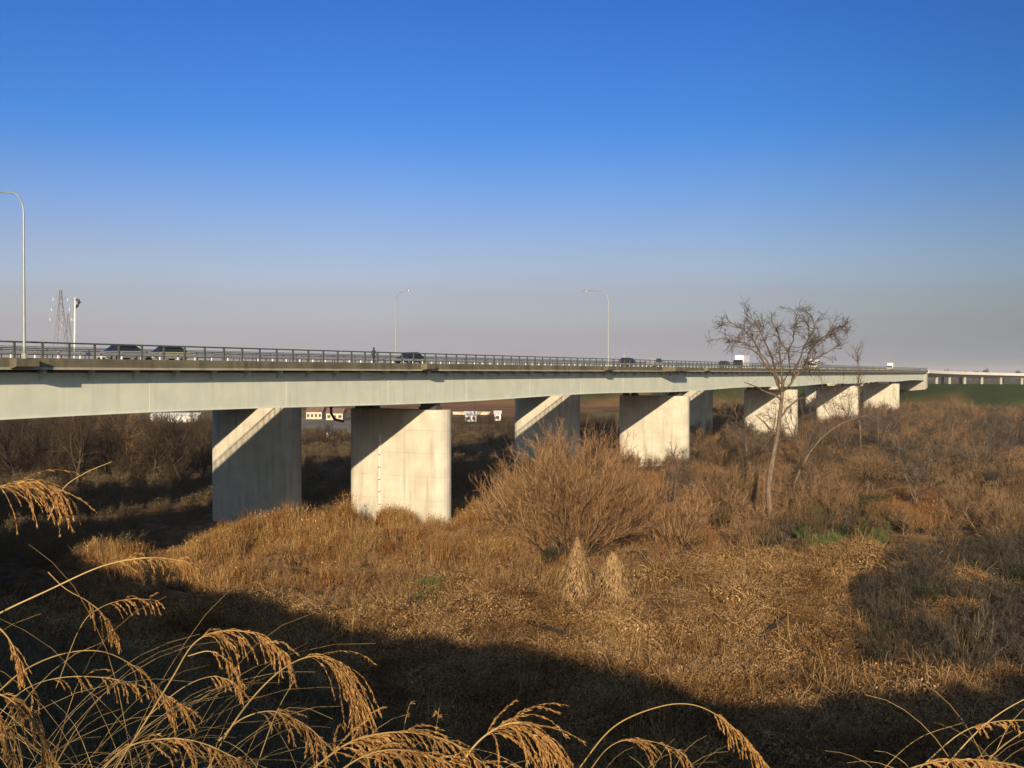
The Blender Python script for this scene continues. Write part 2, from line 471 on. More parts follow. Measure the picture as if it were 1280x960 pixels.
class Geo:
    def __init__(s): s.V = []; s.Q = []; s.T = []; s.n = 0
    def add(s, V, Q, T):
        s.V.append(V); s.Q.append(Q + s.n); s.T.append(np.broadcast_to(T, (len(V),)) if np.ndim(T) == 0 else T); s.n += len(V)
    def strands(s, pts, r0, r1, rng, sides=3, t0=None):
        V, Q = strands_mesh(pts, r0, r1, sides)
        m, N, _ = pts.shape
        t = rng.uniform(0, 1, N) if t0 is None else t0
        T = np.broadcast_to(t[None, :, None], (m, N, sides)).reshape(-1)
        s.add(V, Q, T)
    def get(s): return np.concatenate(s.V), np.concatenate(s.Q), np.concatenate(s.T)

def bush(seed, nst=14, H=5.0, base=.5, lean=.45, n2=120, n3=500, n4=0, r=.045, up2=.12, twr=.011):
    rng = np.random.default_rng(seed); g = Geo()
    P = np.column_stack([rng.normal(0, base, nst), rng.normal(0, base, nst), np.full(nst, -.2)])
    D = np.column_stack([rng.normal(0, lean, nst), rng.normal(0, lean, nst), np.ones(nst)])
    L = H * rng.uniform(.65, 1.05, nst)
    p1 = grow(P, D, L, 8, .10, .02, rng); g.strands(p1, np.full(nst, r), np.full(nst, r * .25), rng)
    P, D, f, i = children(p1, n2, rng, .15, .95, .7)
    p2 = grow(P, D, H * rng.uniform(.18, .42, n2) * (1.15 - .6 * f), 5, .12, up2, rng); g.strands(p2, np.full(n2, r * .4), np.full(n2, twr * .8), rng)
    P, D, f, i = children(p2, n3, rng, .1, 1, .75)
    p3 = grow(P, D, H * rng.uniform(.07, .2, n3), 3, .14, up2, rng); g.strands(p3, np.full(n3, twr), np.full(n3, twr * .45), rng)
    if n4:
        P, D, f, i = children(p3, n4, rng, .1, 1, .8)
        p4 = grow(P, D, H * rng.uniform(.04, .1, n4), 2, .14, up2, rng); g.strands(p4, np.full(n4, twr * .7), np.full(n4, twr * .35), rng)
    return g.get()

def blades(seed, n, R, h0, h1, width, bend=.5, seg=3):
    """a patch of grass blades (flat strips with a fold-free taper)"""
    rng = np.random.default_rng(seed)
    a = rng.uniform(0, 2 * np.pi, n); rr = R * np.sqrt(rng.uniform(0, 1, n))
    P = np.column_stack([rr * np.cos(a), rr * np.sin(a), np.full(n, -.05)])
    b = rng.uniform(0, 2 * np.pi, n); lean = rng.uniform(.05, .4, n)
    D = np.column_stack([np.cos(b) * lean, np.sin(b) * lean, np.ones(n)])
    L = rng.uniform(h0, h1, n)
    pts = [P]; d = nrm(D); out_ = np.column_stack([np.cos(b), np.sin(b), np.full(n, -.35)])
    for i in range(seg):
        d = nrm(d + out_ * bend * (i + .3) / seg * rng.uniform(.2, 1.2, (n, 1)))
        pts.append(pts[-1] + d * (L / seg)[:, None])
    pts = np.stack(pts); m = seg + 1
    side = np.column_stack([-np.sin(b), np.cos(b), np.zeros(n)])
    c = rng.uniform(0, 2 * np.pi, n)
    side = nrm(side + .8 * np.column_stack([np.cos(c), np.sin(c), np.zeros(n)]))
    wd = width * rng.uniform(.6, 1.3, n)
    tp = np.linspace(1, .12, m)
    Lf = pts - side[None] * (wd[None, :] * tp[:, None])[..., None]
    Rt = pts + side[None] * (wd[None, :] * tp[:, None])[..., None]
    V = np.stack([Lf, Rt], 2).reshape(-1, 3)
    idx = np.arange(m * n * 2).reshape(m, n, 2)
    Q = np.stack([idx[:-1, :, 0], idx[:-1, :, 1], idx[1:, :, 1], idx[1:, :, 0]], -1).reshape(-1, 4)
    T = np.broadcast_to(rng.uniform(0, 1, n)[None, :, None], (m, n, 2)).reshape(-1)
    return V, Q, T

def leaves(seed, n, R, hz, size, zfun=None):
    rng = np.random.default_rng(seed)
    a = rng.uniform(0, 2 * np.pi, n); rr = R * np.sqrt(rng.uniform(0, 1, n))
    P = np.column_stack([rr * np.cos(a), rr * np.sin(a), hz * rng.uniform(0, 1, n) ** .7])
    u = nrm(rng.normal(0, 1, (n, 3)) * np.array([1, 1, .8])); v = nrm(np.cross(u, rng.normal(0, 1, (n, 3))))
    s = size * rng.uniform(.5, 1.4, n)[:, None]
    nn = nrm(np.cross(u, v)) * s * .25
    V = np.stack([P - u * s, P - v * s * .55 + nn, P + u * s, P + v * s * .55 + nn], 1).reshape(-1, 3)
    Q = np.arange(n * 4).reshape(n, 4)
    return V, Q, np.repeat(rng.uniform(0, 1, n), 4)

def join_geo(*gs):
    g = Geo()
    for V, Q, T in gs: g.add(V, Q, T)
    return g.get()

def scatter(name, mat, variants, pos, rot, scl, idx, label, cat, kind='stuff'):
    """one object: the variants and the points they stand on, spread by geometry nodes"""
    Vs, Qs, Ts, vid = [], [], [], []; n = 0
    for k, (V, Q, T) in enumerate(variants):
        Vs.append(V); Qs.append(Q + n); Ts.append(T); vid.append(np.full(len(V), k)); n += len(V)
    npt = len(pos)
    allV = np.concatenate(Vs + [pos]).astype(np.float32)
    Q = np.concatenate(Qs).astype(np.int32)
    me = bpy.data.meshes.new(name)
    me.vertices.add(len(allV)); me.vertices.foreach_set('co', allV.ravel())
    me.loops.add(Q.size); me.loops.foreach_set('vertex_index', Q.ravel())
    me.polygons.add(len(Q)); me.polygons.foreach_set('loop_start', np.arange(0, Q.size, 4, dtype=np.int32))
    me.update(calc_edges=True)
    def attr(nm, ty, data, key='value'):
        a = me.attributes.new(nm, ty, 'POINT'); a.data.foreach_set(key, data)
    z = np.zeros(n, np.float32)
    attr('tint', 'FLOAT', np.concatenate([np.concatenate(Ts), np.zeros(npt)]).astype(np.float32))
    attr('vid', 'INT', np.concatenate(vid + [np.full(npt, -1)]).astype(np.int32))
    attr('rotv', 'FLOAT_VECTOR', np.concatenate([np.zeros((n, 3)), rot]).astype(np.float32).ravel(), 'vector')
    attr('sclv', 'FLOAT_VECTOR', np.concatenate([np.zeros((n, 3)), scl]).astype(np.float32).ravel(), 'vector')
    attr('pick', 'INT', np.concatenate([z, idx]).astype(np.int32))
    me.materials.append(mat)
    o = bpy.data.objects.new(name, me); COL.objects.link(o)
    ng = bpy.data.node_groups.new(name + '_scatter', 'GeometryNodeTree')
    ng.interface.new_socket('Geometry', in_out='INPUT', socket_type='NodeSocketGeometry')
    ng.interface.new_socket('Geometry', in_out='OUTPUT', socket_type='NodeSocketGeometry')
    N = ng.nodes; Lk = ng.links
    gi = N.new('NodeGroupInput'); go = N.new('NodeGroupOutput')
    def named(nm, ty):
        a = N.new('GeometryNodeInputNamedAttribute'); a.data_type = ty; a.inputs['Name'].default_value = nm
        return a.outputs['Attribute']
    vidn = named('vid', 'INT')
    def sepv(k):
        c = N.new('FunctionNodeCompare'); c.data_type = 'INT'; c.operation = 'EQUAL'
        Lk.new(vidn, c.inputs[2]); c.inputs[3].default_value = k
        s = N.new('GeometryNodeSeparateGeometry'); s.domain = 'POINT'
        Lk.new(gi.outputs[0], s.inputs[0]); Lk.new(c.outputs[0], s.inputs['Selection'])
        return s.outputs[0]
    jn = N.new('GeometryNodeJoinGeometry')
    for k in range(len(variants)):
        ti = N.new('GeometryNodeGeometryToInstance'); Lk.new(sepv(k), ti.inputs[0]); Lk.new(ti.outputs[0], jn.inputs[0])
    ip = N.new('GeometryNodeInstanceOnPoints')
    Lk.new(sepv(-1), ip.inputs['Points']); Lk.new(jn.outputs[0], ip.inputs['Instance'])
    ip.inputs['Pick Instance'].default_value = True
    Lk.new(named('pick', 'INT'), ip.inputs['Instance Index'])
    e2r = N.new('FunctionNodeEulerToRotation'); Lk.new(named('rotv', 'FLOAT_VECTOR'), e2r.inputs[0])
    Lk.new(e2r.outputs[0], ip.inputs['Rotation']); Lk.new(named('sclv', 'FLOAT_VECTOR'), ip.inputs['Scale'])
    Lk.new(ip.outputs[0], go.inputs[0])
    md = o.modifiers.new('scatter', 'NODES'); md.node_group = ng
    if kind: o['kind'] = kind
    if label: o['label'] = label
    if cat: o['category'] = cat
    return o

def place(P, rng, s0, s1, tilt=.08, sz=None):
    n = len(P)
    rot = np.column_stack([rng.normal(0, tilt, n), rng.normal(0, tilt, n), rng.uniform(0, 6.28, n)])
    s = rng.uniform(s0, s1, n)
    scl = np.column_stack([s, s, s * (rng.uniform(.8, 1.2, n) if sz is None else sz)])
    return rot, scl

def img_points(n, x0, x1, y0, y1, rng, keep=None):
    """random ground points seen inside a rectangle of the view, evenly spread over the ground"""
    out = []
    Ymax = EYE * F / (y0 - HOR); Ymin = EYE * F / (y1 - HOR)
    while sum(map(len, out)) < n:
        k = n * 4
        Y = np.sqrt(rng.uniform(Ymin ** 2, Ymax ** 2, k))
        X = (rng.uniform(x0, x1, k) - 640) / F * Y
        m = np.ones(k, bool)
        if keep is not None: m = keep(X, Y, 640 + F * X / Y, HOR + EYE * F / Y)
        out.append(np.column_stack([X, Y])[m])
    P = np.concatenate(out)[:n]
    return np.column_stack([P, ground_z(P[:, 0], P[:, 1])])

def clear_of_piers(X, Y):
    t, w = wt(X, Y)
    ok = np.ones(X.shape, bool)
    for s in PIERS:
        for a, b in ((PW0, PW1), (QW0, QW1)):
            ok &= ~((np.abs(t - s) < 2.6) & (w > a - 1) & (w < b + 1))
    return ok

SPAN = 85.1
PIERS = [104.3 + SPAN * k for k in range(-1, 5)]
T_END = 104.3 + 5 * SPAN
T_START = -60.0
TSPL = 70.0
W1 = 16.6                       # near deck 0..W1
G0, G1 = 23.0, 39.6             # far deck
PW0, PW1 = 0.15, 14.35
QW0, QW1 = 23.15, 37.75

# ------------------------------------------------------------------ the setting: ground
def axis(lo, hi, fine_lo, fine_hi, step, grow_):
    a = list(np.arange(fine_lo, fine_hi + 1e-6, step)); s = step
    while a[-1] < hi: s *= grow_; a.append(a[-1] + s)
    s = step
    while a[0] > lo: s *= grow_; a.insert(0, a[0] - s)
    return np.array(a)
xs = axis(-7000, 7000, -70, 75, 1.1, 1.09); ys = axis(-300, 11000, -12, 150, 1.1, 1.07)
GX, GY = np.meshgrid(xs, ys)
GZ = ground_z(GX, GY)
V = np.column_stack([GX.ravel(), GY.ravel(), GZ.ravel()])
idx = np.arange(len(V)).reshape(GX.shape)
Q = np.stack([idx[:-1, :-1], idx[:-1, 1:], idx[1:, 1:], idx[1:, :-1]], -1).reshape(-1, 4)

m, n, b = new_mat('flood_plain_soil')
geo = n.nodes.new('ShaderNodeNewGeometry')
def gn_noise(scale, det=5):
    t = n.nodes.new('ShaderNodeTexNoise'); t.inputs['Scale'].default_value = scale; t.inputs['Detail'].default_value = det
    n.links.new(geo.outputs['Position'], t.inputs['Vector']); return t.outputs[0]
r1 = n.nodes.new('ShaderNodeValToRGB')
r1.color_ramp.elements[0].position = .35; r1.color_ramp.elements[0].color = (.085, .055, .028, 1)
r1.color_ramp.elements[1].position = .66; r1.color_ramp.elements[1].color = (.23, .14, .065, 1)
n.links.new(gn_noise(.9, 8), r1.inputs[0])
at_ = n.nodes.new('ShaderNodeAttribute'); at_.attribute_name = 'zone'
mx = n.nodes.new('ShaderNodeMix'); mx.data_type = 'RGBA'
n.links.new(at_.outputs['Alpha'], mx.inputs[0]); n.links.new(r1.outputs[0], mx.inputs[6]); n.links.new(at_.outputs['Color'], mx.inputs[7])
r2 = n.nodes.new('ShaderNodeValToRGB')
r2.color_ramp.elements[0].position = .3; r2.color_ramp.elements[0].color = (.6, .6, .6, 1)
r2.color_ramp.elements[1].position = .7; r2.color_ramp.elements[1].color = (1.1, 1.1, 1.1, 1)
n.links.new(gn_noise(.05, 6), r2.inputs[0])
mz = n.nodes.new('ShaderNodeMix'); mz.data_type = 'RGBA'; mz.blend_type = 'MULTIPLY'; mz.inputs[0].default_value = 1
n.links.new(mx.outputs[2], mz.inputs[6]); n.links.new(r2.outputs[0], mz.inputs[7])
n.links.new(mz.outputs[2], b.inputs['Base Color'])
b.inputs['Roughness'].default_value = 1; b.inputs['Specular IOR Level'].default_value = .05
bp = n.nodes.new('ShaderNodeBump'); bp.inputs['Strength'].default_value = .8; bp.inputs['Distance'].default_value = .15
n.links.new(gn_noise(3.5, 8), bp.inputs['Height']); n.links.new(bp.outputs[0], b.inputs['Normal'])
GROUND_MAT = m

# what covers the ground there: colour + amount
TT, WW = wt(GX, GY)
zone = np.zeros(GX.shape + (4,), np.float32)
def paint(mask, c, a=1.0):
    mk = np.clip(mask, 0, 1)[..., None] * a
    cc = np.array(list(c) + [1.0], np.float32)
    zone[:] = zone * (1 - mk) + cc * mk
far = np.clip((GY - 245) / 70, 0, 1)
paint(far, (.17, .105, .045))
strip = vnoise(GX * .3, GY, 22, 9)
paint(np.clip((GY - 385) / 35, 0, 1) * (strip > -.2), (.30, .16, .065), .9)
paint(np.clip((GY - 280) / 35, 0, 1) * (strip < -.35), (.24, .20, .07), .8)
lv = (np.abs(TT - 534.8) < 29)
paint(lv * 1.0, (.05, .075, .018))
paint(((TT > 575)) * 1.0, (.12, .11, .05))
s_ = levee_dist(GX, GY)
paint((s_ < 38) * (s_ > .5) * 1.0, (.07, .06, .035), .7)
paint((s_ <= .5) * 1.0, (.06, .08, .03), .8)
# gravel lot seen between the two nearest piers
gx = (GX / GY * F + 640)
paint((gx > 300) * (gx < 450) * (GY > 250) * (GY < 385) * 1.0, (.26, .24, .19), .9)
ground = link_mesh('ground', V, Q, GROUND_MAT, smooth=True)
ca = ground.data.color_attributes.new('zone', 'FLOAT_COLOR', 'POINT'); ca.data.foreach_set('color', zone.reshape(-1))
tag(ground, kind='structure')

# ------------------------------------------------------------------ the two bridges
def depth(t):
    return 3.25 + .32 * (math.cos(2 * math.pi * (t - 104.3) / SPAN) + 1) / 2

def t_at(px, w):
    """t of the image column px on the line w"""
    k = (px - 640) / F
    return (NX * (PF + w) - k * NY * (PF + w)) / (DX - k * DY)

def girder_box(t0, t1, w0, w1):
    g = MB(); ts = np.linspace(t0, t1, 5)
    zt = .02
    def pr(t):
        d = -depth(t)
        # top flange, webs, bottom flange a little proud of the webs
        return [(w0 - .12, zt), (w0 - .12, zt - .05), (w0, zt - .05), (w0, d + .05), (w0 - .10, d + .05), (w0 - .10, d),
                (w1 + .10, d), (w1 + .10, d + .05), (w1, d + .05), (w1, zt - .05), (w1 + .12, zt - .05), (w1 + .12, zt)]
    g.sweep(pr, ts)
    return g

SPL0, SPL1 = None, None
def racetrack(w0, w1, r, k=10):
    pts = []
    for i in range(k + 1):
        a = -math.pi / 2 + math.pi * i / k
        pts.append((w1 - r + r * math.cos(a), r * math.sin(a)))
    for i in range(k + 1):
        a = math.pi / 2 + math.pi * i / k
        pts.append((w0 + r + r * math.cos(a), r * math.sin(a)))
    return pts                                  # (w, dt)

def make_pier(parent, t, w0, w1, gauge=False):
    r = 1.45; top = -4.4
    cz = float(ground_z(*B(t, (w0 + w1) / 2, 0)[:2])) - EYE - 1.5
    rings = []
    zs = [cz]
    lift = [-15.2, -12.4, -9.6, -6.9]
    for z in lift:
        if z > cz + .5: zs += [(z - .05, 0), (z, -.035), (z + .05, 0)]
    zs = [(q if isinstance(q, tuple) else (q, 0)) for q in zs] + [(top - .12, 0), (top, -.12)]
    g = MB(); k = None; base = racetrack(w0, w1, r); nn = len(base)
    for z, ins in zs:
        rr = racetrack(w0 - ins, w1 + ins, r + ins)
        for w, dt in rr: g.v.append(tuple(B(t + dt, w, z)))
    for i in range(len(zs) - 1):
        for j in range(nn):
            a = i * nn + j; b_ = i * nn + (j + 1) % nn
            g.f.append((a, b_, b_ + nn, a + nn))
    g.f.append(tuple((len(zs) - 1) * nn + j for j in range(nn)))
    p = g.obj('pier', M['concrete'], parent)
    for f in p.data.polygons: f.use_smooth = False
    # bearings under the girders
    gi = [(w0 + 1.6, w0 + 2.4), (w0 + 3.0, w0 + 3.8), (w1 - 3.5, w1 - 2.7), (w1 - 1.7, w1 - .9)]
    for a, b_ in gi:
        q = MB(); q.bbox(t - .7, t + .7, a - .1, b_ + .1, top + .003, top + .35); q.bbox(t - .45, t + .45, a, b_, top + .35, -depth(t) - .003)
        q.obj('bearing', M['dark_metal'], p)
    if gauge:
        q = MB(); wg = 9.2
        q.bbox(t - r - .14, t - r - .02, wg - .10, wg + .10, -16.2, -7.6)
        q.obj('gauge_board', M['white_paint'], p)
        for zz in np.arange(-16, -8, 1.5):
            q = MB().bbox(t - r - .19, t - r - .14, wg - .13, wg + .13, zz, zz + .1); q.obj('gauge_mark', M['dark_metal'], p)
    return p

def make_bridge(name, label, e0, e1, pw0, pw1, near):
    root = thing(name, B(PIERS[1], (e0 + e1) / 2, -18), label, 'bridge')
    ts = [T_START, T_END]
    MB().sweep(lambda t: [(e0 + .45, .98), (e1 - .45, .98), (e1 - .45, .30), (e0 + .45, .30)], ts).obj('deck_slab', M['edge_concrete'], root)
    MB().sweep(lambda t: [(e0 + 3.4, .985), (e1 - 3.4, .985), (e1 - 3.4, .83), (e0 + 3.4, .83)][::1], ts)  # carriageway is inside the slab
    MB().sweep(lambda t: [(e0 + 3.4, 1.02), (e1 - 3.4, 1.02), (e1 - 3.4, .984), (e0 + 3.4, .984)], ts).obj('road_surface', M['asphalt'], root)
    # edge beams in cast lengths with open joints
    L = SPAN / 6; t = T_START
    while t < T_END - 1:
        t1 = min(t + L, T_END)
        for a, s in ((e0, 1), (e1, -1)):
            g = MB()
            prof = [(a, .40), (a, .98), (a + s * .03, 1.05), (a + s * .5, 1.05), (a + s * .5, .40)]
            if s < 0: prof = prof[::-1]
            g.sweep(lambda tt, prof=prof: prof, [t + .015, t1 - .015])
            eb = g.obj('edge_beam', M['edge_concrete'], root)
            prof = [(a - s * .05, .22), (a - s * .05, .397), (a + s * .5, .397), (a + s * .5, .22)]
            if s < 0: prof = prof[::-1]
            MB().sweep(lambda tt, prof=prof: prof, [t + .015, t1 - .015]).obj('drip_edge', M['lip_concrete'], eb)
        t = t1
    # girders in bolted lengths
    ov = 1.48 if near else 4.3
    for (a, b_) in ((e0 + ov, e0 + ov + 3.0), (e1 - 4.6, e1 - 1.5)):
        tb_ = t_at(360, ov if near else 1.48); L = tb_ - t_at(190, ov if near else 1.48)
        t = tb_ - L * math.ceil((tb_ - T_START) / L)
        while t < T_END - 1:
            t1 = min(t + L, T_END - .6)
            if near and a < 4:
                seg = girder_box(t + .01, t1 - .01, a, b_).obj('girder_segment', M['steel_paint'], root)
                d = -depth(t1)
                MB().bbox(t1 - .28, t1 + .28, a - .014, a - .002, d + .12, -.12).obj('splice_plate', M['steel_paint'], seg)
                for q in range(1, 6):
                    tt = t + (t1 - t) * q / 6
            else:
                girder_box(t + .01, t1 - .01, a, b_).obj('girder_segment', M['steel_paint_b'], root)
            t += L
    # cross beams and cantilever brackets
    g = MB()
    for tt in np.arange(T_START + 3.7, T_END - 1, SPAN / 20):
        g.bbox(tt - .1, tt + .1, e0 + 5.12, e1 - 5.12, -1.6, .30)
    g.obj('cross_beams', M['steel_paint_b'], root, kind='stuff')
    g = MB()
    for tt in np.arange(T_START + 3.7, T_END - 1, SPAN / 20):
        for a, s in ((e0, 1), (e1, -1)):
            P = [B(tt - .04, a + s * .6, .1), B(tt + .04, a + s * .6, .1), B(tt + .04, a + s * 1.38, -.55), B(tt - .04, a + s * 1.38, -.55),
                 B(tt - .04, a + s * .6, .3), B(tt + .04, a + s * .6, .3), B(tt + .04, a + s * 1.38, .3), B(tt - .04, a + s * 1.38, .3)]
            g.hexa(P)
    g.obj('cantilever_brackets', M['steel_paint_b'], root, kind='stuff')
    for i, tp in enumerate(PIERS):
        make_pier(root, tp, pw0, pw1, gauge=(near and i == 1))
    # abutments
    for ta, s in ((T_END, 1),):
        g = MB().bbox(ta + .05, ta + 5, e0 + .6, e1 - .6, -13.5, .18)
        g.bbox(ta - 1.2, ta + .04, e0 + .9, e1 - .9, -13.5, -3.9)
        g.obj('abutment', M['via_concrete'], root)
    return root

near_bridge = make_bridge('road_bridge', 'long pale green steel girder bridge on rounded concrete piers, nearer of the twin decks', 0, W1, PW0, PW1, True)
far_bridge = make_bridge('road_bridge', 'twin girder bridge behind the nearer deck, its piers striped by a slanting band of sun', G0, G1, QW0, QW1, False)
# drain pipe beside the second pier
# lamp brackets and the viewing bay, on the near edge


pipe_t = 101.0
MB().tube([B(pipe_t, 15.2, -3.2), B(pipe_t, 15.2, -5.0), B(pipe_t + .25, 14.9, -5.7), B(pipe_t + 1.2, 14.2, -6.0)], .17, 8).obj('drain_pipe', M['rust'], near_bridge, smooth=True)

LAMP_PX = [30, 535, 760, 884, 966]
LAMP_T = [t_at(p, -.3) for p in LAMP_PX]
for tl in LAMP_T[:4] :
    MB().sweep(lambda t: [(-.75, .45), (-.75, 1.0), (.02, 1.0), (.02, .25)], [tl - .9, tl + .9]).obj('lamp_bracket', M['edge_concrete'], near_bridge)
tb0, tb1 = t_at(838, -1.6), t_at(863, -1.6)
def bayprof(t):
    k = min(1, (t - tb0) / 2.5, (tb1 - t) / .6)
    return [(-.051 - 1.6 * k, .3), (-.051 - 1.6 * k, 1.05), (-.051, 1.05), (-.051, .22)]
MB().sweep(bayprof, [tb0 + .01, tb0 + 2.5, tb1 - .6, tb1 - .01]).obj('viewing_bay', M['edge_concrete'], near_bridge)

def railing(label, w, t0, t1, individual, group=None, step=2.26):
    r = thing('railing', B(t0, w, 1.05), label, 'railing', group)
    mk = lambda z, rad: MB().tube([B(t0, w, z), B(t1, w, z)], rad, 6)
    MB().bbox(t0, t1, w - .06, w + .06, 2.13, 2.25).obj('top_rail', M['rail_green'], r)
    for z in (1.88, 1.60, 1.32):
        mk(z, .028).obj('rail', M['rail_green'], r)
    nps = int((t1 - t0) / step)
    if individual:
        first = None
        for i in range(nps + 1):
            tt = t0 + i * step
            if first is None:
                p0 = B(tt, w, 1.05); me_b = MB()
                a = B(0, 0, 0)
                g = MB()
                for (da, db, za, zb) in ((.07, .06, 0, 1.10), (.11, .09, 0, .03)):
                    P = []
                    for z in (za, zb):
                        for x, y in ((-da, -db), (da, -db), (da, db), (-da, db)):
                            P.append((x * DX + y * NX, x * DY + y * NY, z))
                    g.hexa(P)
                me = bpy.data.meshes.new('post'); me.from_pydata(g.v, [], g.f); me.materials.append(M['rail_green'])
                first = me
            o = bpy.data.objects.new('post', first); COL.objects.link(o); o.parent = r
            o.location = tuple(B(tt, w, 1.05) - np.array(WLOC[r.name]))
    else:
        g = MB()
        for i in range(nps + 1):
            tt = t0 + i * step
            g.bbox(tt - .045, tt + .045, w - .04, w + .04, 1.05, 2.16)
        g.obj('posts', M['rail_green'], r, kind='stuff')
    return r
railing('dark green railing along the near footway of the long bridge', .22, T_START + 1.0, T_END, True)
railing('railing on the far side of the nearer deck, behind the cars', W1 - .22, T_START, T_END, False)
railing('railing on the near side of the farther twin deck', G0 + .22, T_START, T_END, False)
railing('railing on the farthest edge of the twin bridge', G1 - .22, T_START, T_END, False)

# low guard rail between footway and road
gr = thing('guard_rail', B(T_START, 3.1, 1.02), 'low white guard rail between footway and traffic on the near deck', 'guard rail')
g = MB().sweep(lambda t: [(3.05, 1.62), (3.05, 1.38), (3.09, 1.38), (3.14, 1.50), (3.09, 1.62)][::-1], [T_START, T_END]); g.obj('beam', M['grey_steel'], gr)
gpost = None
for i in range(0, 252):
    tt = T_START + 1 + i * 2.0
    if gpost is None:
        g = MB()
        P = []
        for z in (0, .68):
            for x, y in ((-.05, -.05), (.05, -.05), (.05, .05), (-.05, .05)):
                P.append((x * DX + y * NX, x * DY + y * NY, z))
        g.hexa(P); gpost = bpy.data.meshes.new('post'); gpost.from_pydata(g.v, [], g.f); gpost.materials.append(M['white_paint'])
    o = bpy.data.objects.new('post', gpost); COL.objects.link(o); o.parent = gr
    o.location = tuple(B(tt, 3.1, 1.0) - np.array(WLOC[gr.name]) + np.array([0, 0, 0]))

# ---- street lamps
def lamp(t, w, side, label, h=12.1, z0=1.0, arm=2.4, group='lamps along the bridge'):
    """side -1: arm reaches away from the viewer, +1 towards"""
    base = B(t, w, z0)
    r = thing('street_lamp', base, label, 'street lamp', group)
    pts = [B(t, w, z0), B(t, w, z0 + .9), B(t, w, z0 + h * .5), B(t, w, z0 + h - 1.9)]
    rad = [.12, .11, .08, .06]
    for k in range(1, 8):
        a = k / 7 * math.pi / 2 * .93
        pts.append(B(t, w - side * 1.5 * (1 - math.cos(a)), z0 + h - 1.9 + 1.6 * math.sin(a))); rad.append(.055)
    end = pts[-1]; dirn = B(0, -side, 0) - B(0, 0, 0)
    pts.append(end + dirn * arm * .9 + np.array([0, 0, .22])); rad.append(.05)
    MB().tube(pts, rad, 8).obj('pole', M['lamp_metal'], r, smooth=True)
    g = MB().tube([B(t, w, z0), B(t, w, z0 + .35)], .2, 8); g.obj('pole_base', M['lamp_metal'], r)
    hd = pts[-1]
    c = [hd + dirn * x + np.array([0, 0, z]) for x, z in ((-.1, 0), (.15, .02), (.5, .01), (.8, -.02))]
    hm = MB().tube(c, [.06, .13, .16, .07], 8); hm.obj('lamp_head', M['grey_steel'], r, smooth=True)
    q = MB().tube([hd + dirn * .2 + np.array([0, 0, -.1]), hd + dirn * .65 + np.array([0, 0, -.13])], [.09, .1], 8); q.obj('lamp_glass', M['headlight'], r, smooth=True)
    return r
names = ['tall curved street lamp at the left edge, on the near side of the bridge',
         None,
         'near side street lamp whose head hangs against the sky right of centre',
         None, None]
for tl, nm in zip(LAMP_T, names):
    if nm: lamp(tl, -.35, -1, nm)
for px, nm in ((495, 'slim pale lamp post standing just left of the dark car in mid bridge'),
                (1036, 'far street lamp to the right of the bare tree crown'),
               (1110, 'most distant street lamp, near the white end of the bridge')):
    lamp(t_at(px, 38.0), 38.0, 1, nm, h=13.2, arm=.9)

pt = t_at(780, 16.2)
r = thing('post', B(pt, 16.2, 1.0), 'short slim post on the far side of the deck, right of the hanging lamp head', 'post')
MB().tube([B(pt, 16.2, 1.0), B(pt, 16.2, 3.0), B(pt, 16.2, 5.6)], [.10, .08, .05], 8).obj('pole', M['lamp_metal'], r, smooth=True)
MB().tube([B(pt, 16.2, 1.0), B(pt, 16.2, 1.3)], .18, 8).obj('base', M['lamp_metal'], r)
